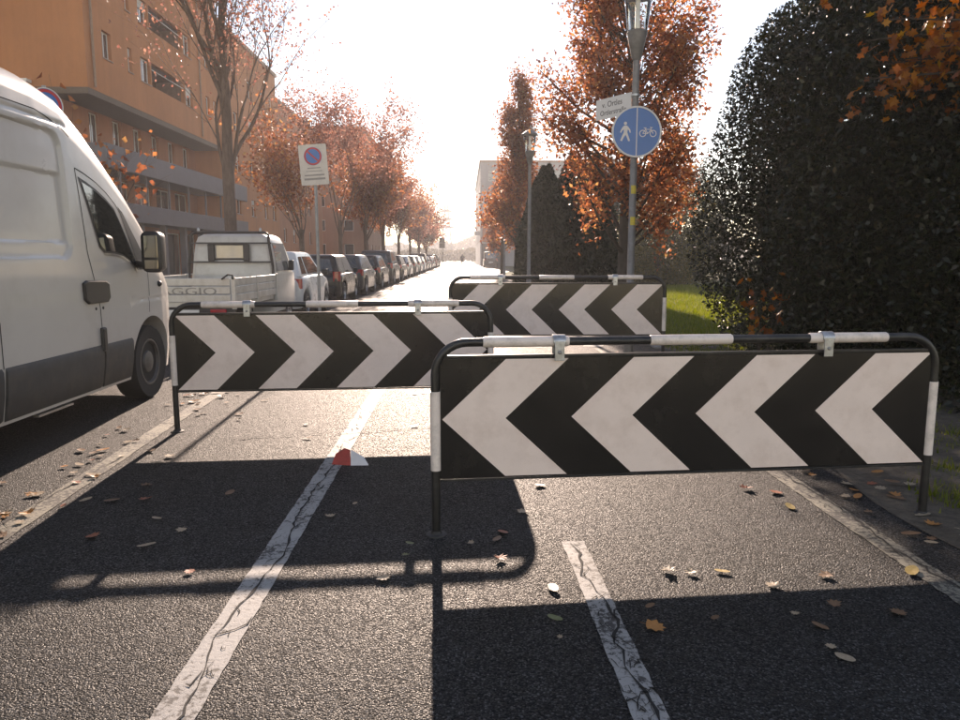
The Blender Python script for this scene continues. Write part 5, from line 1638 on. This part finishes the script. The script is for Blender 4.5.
# power line pylon
def pylon():
    root = empty('power_pylon', (-8.2, 335, 0))
    tag(root, 'tall lattice power pylon far beyond the end of the road', 'pylon')
    M_PY = mat('pylon_steel', (0.16, 0.16, 0.17), 0.6, metal=0.4)
    H = 25.0
    hw = lambda z: 2.3 * (1 - z / H) ** .9 + .45
    def leg(sx, sy):
        MB().tube([(sx * hw(z), sy * hw(z), z) for z in np.linspace(0, H, 8)], .24, 5).build('leg', M_PY, root)
    for sx in (1, -1):
        for sy in (1, -1): leg(sx, sy)
    zs = list(np.linspace(0, H * .97, 14))
    br = MB()
    for a, b in zip(zs[:-1], zs[1:]):
        for s_ in (1, -1):
            br.tube([(-hw(a), s_ * hw(a), a), (hw(b), s_ * hw(b), b)], .13, 4); br.tube([(hw(a), s_ * hw(a), a), (-hw(b), s_ * hw(b), b)], .13, 4)
            br.tube([(s_ * hw(a), -hw(a), a), (s_ * hw(b), hw(b), b)], .13, 4)
    br.build('bracing', M_PY, root)['kind'] = 'stuff'
    for z, w in ((14, 5.4), (17.6, 4.6), (21.2, 3.4)):
        MB().add([(-w, -.2, z), (w, -.2, z), (w, .2, z), (-w, .2, z), (-.6, -.2, z + 1.2), (.6, -.2, z + 1.2), (.6, .2, z + 1.2), (-.6, .2, z + 1.2)], [(0, 1, 2, 3), (0, 4, 5, 1), (3, 2, 6, 7), (4, 7, 6, 5), (0, 3, 7, 4), (1, 5, 6, 2)]).build('crossarm', M_PY, root)
pylon()

# cyclist far down the lane
def cyclist():
    X, Y = -0.35, 100.0
    b = empty('bicycle', (X, Y, 0))
    tag(b, 'bicycle ridden down the middle of the far lane', 'bicycle')
    for y in (-.52, .52):
        mb = MB(); ringpoly(mb, .30, .335, Matrix.Translation((-.015, y, .335)) @ Matrix.Rotation(R(90), 4, 'Y'), .03, 24); mb.build('wheel', M_RUBBER, b)
    MB().tube([(0, -.52, .335), (0, -.15, .34), (0, .40, .82), (0, .52, .335)], .02, 6).build('frame', M_PLAST, b)
    MB().tube([(0, -.12, .34), (0, -.25, .9)], .02, 6).build('seat_post', M_PLAST, b)
    MB().tube([(-.28, .32, 1.02), (0, .40, 1.0), (.28, .32, 1.02)], .016, 6).build('handlebar', M_PLAST, b)
    MB().box(-.07, .07, -.36, -.14, .90, .95).build('saddle', M_PLAST, b, bevel=.02)
    J = [((0, -.22, 1.0), .15), ((0, -.16, 1.22), .15), ((0, -.08, 1.42), .17), ((0, -.03, 1.55), .06), ((0, 0, 1.66), .10), ((0, .0, 1.77), .09),
         ((.19, -.06, 1.44), .07), ((.24, .12, 1.22), .05), ((.25, .30, 1.06), .04), ((-.19, -.06, 1.44), .07), ((-.24, .12, 1.22), .05), ((-.25, .30, 1.06), .04),
         ((.11, .12, .86), .085), ((.11, -.05, .48), .06), ((.11, .04, .40), .045), ((-.11, .16, .72), .085), ((-.11, .0, .30), .06), ((-.11, .09, .22), .045)]
    E = [(0, 1), (1, 2), (2, 3), (3, 4), (4, 5), (2, 6), (6, 7), (7, 8), (2, 9), (9, 10), (10, 11), (0, 12), (12, 13), (13, 14), (0, 15), (15, 16), (16, 17)]
    me = bpy.data.meshes.new('person')
    me.from_pydata([j[0] for j in J], E, [])
    o = link_mesh('person', me, mat('dark_clothes', (0.03, 0.03, 0.035), 0.8))
    o.location = (X, Y, 0)
    sk = o.modifiers.new('Skin', 'SKIN')
    for i, j in enumerate(J):
        me.skin_vertices[0].data[i].radius = (j[1], j[1])
    me.skin_vertices[0].data[0].use_root = True
    ss = o.modifiers.new('Sub', 'SUBSURF'); ss.levels = 1; ss.render_levels = 1
    tag(o, 'person in dark clothes riding a bicycle down the far lane', 'person')
cyclist()

# ------------------------------------------------------------------ grass, litter and fallen leaves
def grass(name, label, n, xf, hgt, seed, m):
    g = np.random.default_rng(seed)
    P = xf(g, n); n = len(P)
    a = g.uniform(0, 2 * PI, size=n); h = hgt * g.uniform(.5, 1.2, size=n)
    w = .004 + .05 * h
    base = P
    dx = np.stack([np.cos(a) * w, np.sin(a) * w, np.zeros(n)], 1)
    le = np.stack([np.cos(a + 1.3), np.sin(a + 1.3), np.zeros(n)], 1) * (h * g.uniform(.1, .8, size=n))[:, None]
    tip = base + le + np.stack([np.zeros(n), np.zeros(n), h], 1)
    V = np.stack([base - dx, base + dx, tip], 1).reshape(-1, 3)
    me = bpy.data.meshes.new(name)
    me.vertices.add(3 * n); me.vertices.foreach_set('co', V.astype(np.float32).ravel())
    me.loops.add(3 * n); me.loops.foreach_set('vertex_index', np.arange(3 * n, dtype=np.int32))
    me.polygons.add(n)
    me.polygons.foreach_set('loop_start', np.arange(0, 3 * n, 3, dtype=np.int32)); me.polygons.foreach_set('loop_total', np.full(n, 3, dtype=np.int32))
    me.update(calc_edges=True)
    o = link_mesh(name, me, m)
    tag(o, label, 'grass', kind='stuff')
L_GRASS = leaf_mat('grass_blades', [(0.0, (0.085, 0.11, 0.014)), (0.6, (0.14, 0.17, 0.022)), (1.0, (0.22, 0.2, 0.05))], 0.5, 0.5, 0.4)
def gx1(g, n):
    x = 2.9 + 9 * g.uniform(size=n); y = 9.5 + 26 * g.uniform(size=n) ** 1.2
    return np.stack([x, y, np.zeros(n)], 1)
def gx2(g, n):
    cx = g.uniform(2.6, 4.4, size=60); cy = g.uniform(3.4, 8.5, size=60)
    k = g.integers(0, 60, size=n)
    return np.stack([cx[k] + g.normal(scale=.09, size=n), cy[k] + g.normal(scale=.14, size=n), np.full(n, .015)], 1)
grass('grass', 'sunlit green grass on the verge beyond the evergreen bush', 90000, gx1, .10, 1, L_GRASS)
grass('grass_tufts', 'sparse grass tufts in the shaded soil by the large barrier', 9000, gx2, .055, 2, L_GRASS)

def leaf_outline(kind, rs):
    pts = []
    if kind == 0:        # five-lobed
        lob = [(0, .0, .10), (-58, .34, 0), (-34, .17, 0), (-26, .46, 0), (0, .20, 0)]
        ang = [-150, -118, -96, -72, -50, -32, -14, 0, 14, 32, 50, 72, 96, 118, 150]
        rad = [.26, .42, .30, .50, .35, .52, .38, .60, .38, .52, .35, .50, .30, .42, .26]
        for a, r_ in zip(ang, rad):
            a = R(90 - a); pts.append((r_ * rs.uniform(.88, 1.1) * math.cos(a), r_ * rs.uniform(.88, 1.1) * math.sin(a)))
    else:                # oval
        for k in range(12):
            a = 2 * PI * k / 12
            pts.append((.26 * math.cos(a) * rs.uniform(.9, 1.1), .52 * math.sin(a) * rs.uniform(.95, 1.05)))
    return pts
def leaf_variant(seed, kind, curl):
    rs = random.Random(seed)
    pts = leaf_outline(kind, rs)
    def zc(x, y):
        return curl * (1.6 * x * x + .55 * (y - .1) ** 2) + .02 * rs.uniform(0, 1)
    v = [(0, 0, zc(0, 0))] + [(x, y, zc(x, y)) for x, y in pts]
    n = len(pts)
    f = [(0, i + 1, (i + 1) % n + 1) for i in range(n)]
    # stalk
    k = len(v)
    v += [(-.012, -.10, .01), (.012, -.10, .01), (.02, -.5, .06), (.0, -.5, .06)]
    f.append((k, k + 3, k + 2, k + 1))
    me = bpy.data.meshes.new('fallen_leaf')
    me.from_pydata(v, [], f)
    me.materials.append(None)
    return me
def dry_mat(name, a, b):
    m, n, bs, L = _new(name)
    co = _coords(n)
    f = _noise(n, L, co, 7, 5, .7)
    L.new(_ramp(n, L, f, [(.3, a), (.7, b)]), bs.inputs['Base Color'])
    bs.inputs['Roughness'].default_value = .55
    return m
LM = {'pale tan': dry_mat('tan_leaf', (0.26, 0.19, 0.12), (0.42, 0.33, 0.23)), 'brown': dry_mat('brown_leaf', (0.12, 0.06, 0.03), (0.22, 0.12, 0.06)),
      'rust red': dry_mat('rust_leaf', (0.22, 0.06, 0.03), (0.36, 0.11, 0.05)), 'yellow': dry_mat('yellow_leaf', (0.34, 0.22, 0.06), (0.46, 0.34, 0.12)), 'orange': dry_mat('orange_fallen_leaf', (0.34, 0.13, 0.03), (0.46, 0.2, 0.05)), 'grey-green': dry_mat('green_leaf', (0.12, 0.14, 0.06), (0.2, 0.22, 0.1))}
LV = [leaf_variant(300 + i, 0 if i % 3 else 1, (.25, .12, .4, .06, .55, .2)[i % 6]) for i in range(8)]
nleaf = [0]
def place_leaf(x, y, z, size, colour, where, group, rs):
    me = LV[rs.randrange(len(LV))]
    o = bpy.data.objects.new('fallen_leaf', me)
    COL.objects.link(o)
    o.material_slots[0].link = 'OBJECT'
    o.material_slots[0].material = LM[colour]
    o.location = (x, y, z + .006)
    o.scale = (size, size, size)
    o.rotation_euler = (R(rs.uniform(-7, 7)), R(rs.uniform(-7, 7)), rs.uniform(0, 2 * PI))
    tag(o, f'{colour} fallen leaf lying {where}', 'leaf', f'{colour} leaves {where}')
    nleaf[0] += 1
rl = random.Random(77)
cam_pitch, cam_yaw, FPX = R(7.924), R(1.15), 740.0
def road_point(px, py):
    """where a spot seen in the photograph lies on the road"""
    c = Vector(((px - 480) / FPX, 1, (360 - py) / FPX))
    d = Vector((c.x, c.y * math.cos(cam_pitch) + c.z * math.sin(cam_pitch), -c.y * math.sin(cam_pitch) + c.z * math.cos(cam_pitch)))
    d = Vector((d.x * math.cos(cam_yaw) + d.y * math.sin(cam_yaw), -d.x * math.sin(cam_yaw) + d.y * math.cos(cam_yaw), d.z))
    t = -1.36 / d.z
    return d.x * t, d.y * t
SPOT = [(745, 490, .1, 'rust red'), (776, 494, .1, 'rust red'), (790, 508, .09, 'yellow'), (670, 573, .085, 'pale tan'), (722, 573, .07, 'yellow'), (827, 577, .08, 'brown'), (775, 588, .085, 'pale tan'), (845, 660, .075, 'pale tan'),
        (652, 628, .10, 'orange'), (820, 628, .07, 'brown'), (833, 606, .07, 'brown'), (898, 615, .08, 'brown'), (830, 649, .05, 'pale tan'), (553, 590, .085, 'brown'), (555, 620, .07, 'grey-green'), (503, 534, .09, 'rust red'), (497, 541, .08, 'brown'),
        (470, 545, .05, 'pale tan'), (410, 545, .05, 'grey-green'), (405, 557, .05, 'grey-green'), (383, 580, .075, 'pale tan'), (147, 547, .09, 'pale tan'), (157, 520, .07, 'pale tan'), (182, 531, .07, 'pale tan'), (145, 487, .09, 'brown'),
        (145, 501, .09, 'rust red'), (230, 494, .09, 'brown'), (112, 502, .09, 'brown'), (190, 573, .06, 'rust red'), (500, 560, .08, 'rust red'), (540, 487, .09, 'pale tan'), (521, 513, .08, 'pale tan'), (692, 574, .07, 'pale tan'), (795, 615, .045, 'pale tan'),
        (912, 573, .11, 'yellow'), (880, 490, .09, 'pale tan'), (895, 497, .09, 'orange'), (870, 485, .08, 'rust red'), (715, 620, .05, 'brown'), (650, 608, .05, 'brown'), (560, 640, .03, 'pale tan'), (330, 518, .07, 'pale tan'), (355, 505, .05, 'pale tan')]
for px, py, s_, c in SPOT:
    x, y = road_point(px, py)
    place_leaf(x, y, 0.004, s_ * 0.92, c, 'on the lane in front of the barriers' if y < 4.6 else 'on the shaded lane behind the large barrier', None, rl)
cols = ['pale tan', 'brown', 'rust red', 'brown', 'pale tan', 'orange']
for i in range(62):          # between the edge line and the left barrier
    y = rl.uniform(3.3, 7.5); x = -2.35 - .03 * y + rl.gauss(.05, .17)
    place_leaf(x, y, 0.006, rl.uniform(.05, .10), rl.choice(cols), 'along the cream line beside the white van', None, rl)
for i in range(46):          # sunlit lane behind the left barrier
    place_leaf(rl.uniform(-2.2, 1.8), rl.uniform(5.3, 10.5), 0.004, rl.uniform(.05, .10), rl.choice(cols), 'on the sunlit lane behind the barriers', None, rl)
for i in range(85):          # soil by the right post
    x = 2.15 + abs(rl.gauss(.35, .45)); y = rl.uniform(2.9, 7.0)
    place_leaf(x, y, 0.03 if x > 2.5 else .006, rl.uniform(.05, .10), rl.choice(cols + ['orange', 'pale tan']), 'on the soil by the dark bushes', None, rl)
for i in range(34):
    x = rl.uniform(2.0, 3.4); y = rl.uniform(9.3, 13)
    place_leaf(x, y, 0.03, rl.uniform(.06, .11), rl.choice(['orange', 'rust red', 'brown']), 'in the grass edge by the lamp post', None, rl)

# folded red and white scrap on the lane line
root = empty('folded_scrap', (-0.78, 4.76, 0.006), R(-8))
tag(root, 'small folded red and white scrap lying on the white lane line', 'litter')
def flap(name, pts, m):
    n = len(pts)
    MB().add(list(pts) + [(x, y + .003, z + .002) for x, y, z in pts], [tuple(range(n)), tuple(range(2 * n - 1, n - 1, -1))] + [(i, (i + 1) % n, (i + 1) % n + n, i + n) for i in range(n)]).build(name, m, root)
flap('red_flap', [(-.10, -.02, 0), (.03, -.03, 0), (.01, .035, .085), (-.03, .04, .095), (-.085, .02, .06)], mat('scrap_red', (0.40, 0.05, 0.035), .5, var=.2, scale=30))
flap('white_flap', [(.032, -.03, 0), (.15, -.025, 0.004), (.105, .02, .045), (.014, .036, .085)], mat('scrap_white', (0.70, 0.69, 0.70), .5, var=.1))
print('fallen leaves', nleaf[0], 'objects', len(bpy.data.objects))

# ------------------------------------------------------------------ the hazy air
mh = bpy.data.materials.new('hazy_air')
mh.use_nodes = True
mh.node_tree.nodes.clear()
ho = mh.node_tree.nodes.new('ShaderNodeOutputMaterial')
hv = mh.node_tree.nodes.new('ShaderNodeVolumePrincipled')
hv.inputs['Color'].default_value = (0.90, 0.92, 0.97, 1)
hv.inputs['Density'].default_value = 0.0008
hv.inputs['Anisotropy'].default_value = 0.45
mh.node_tree.links.new(hv.outputs[0], ho.inputs['Volume'])
o = MB().box(-720, 720, -80, 720, -1.2, 27).build('haze', mh)
o['kind'] = 'stuff'
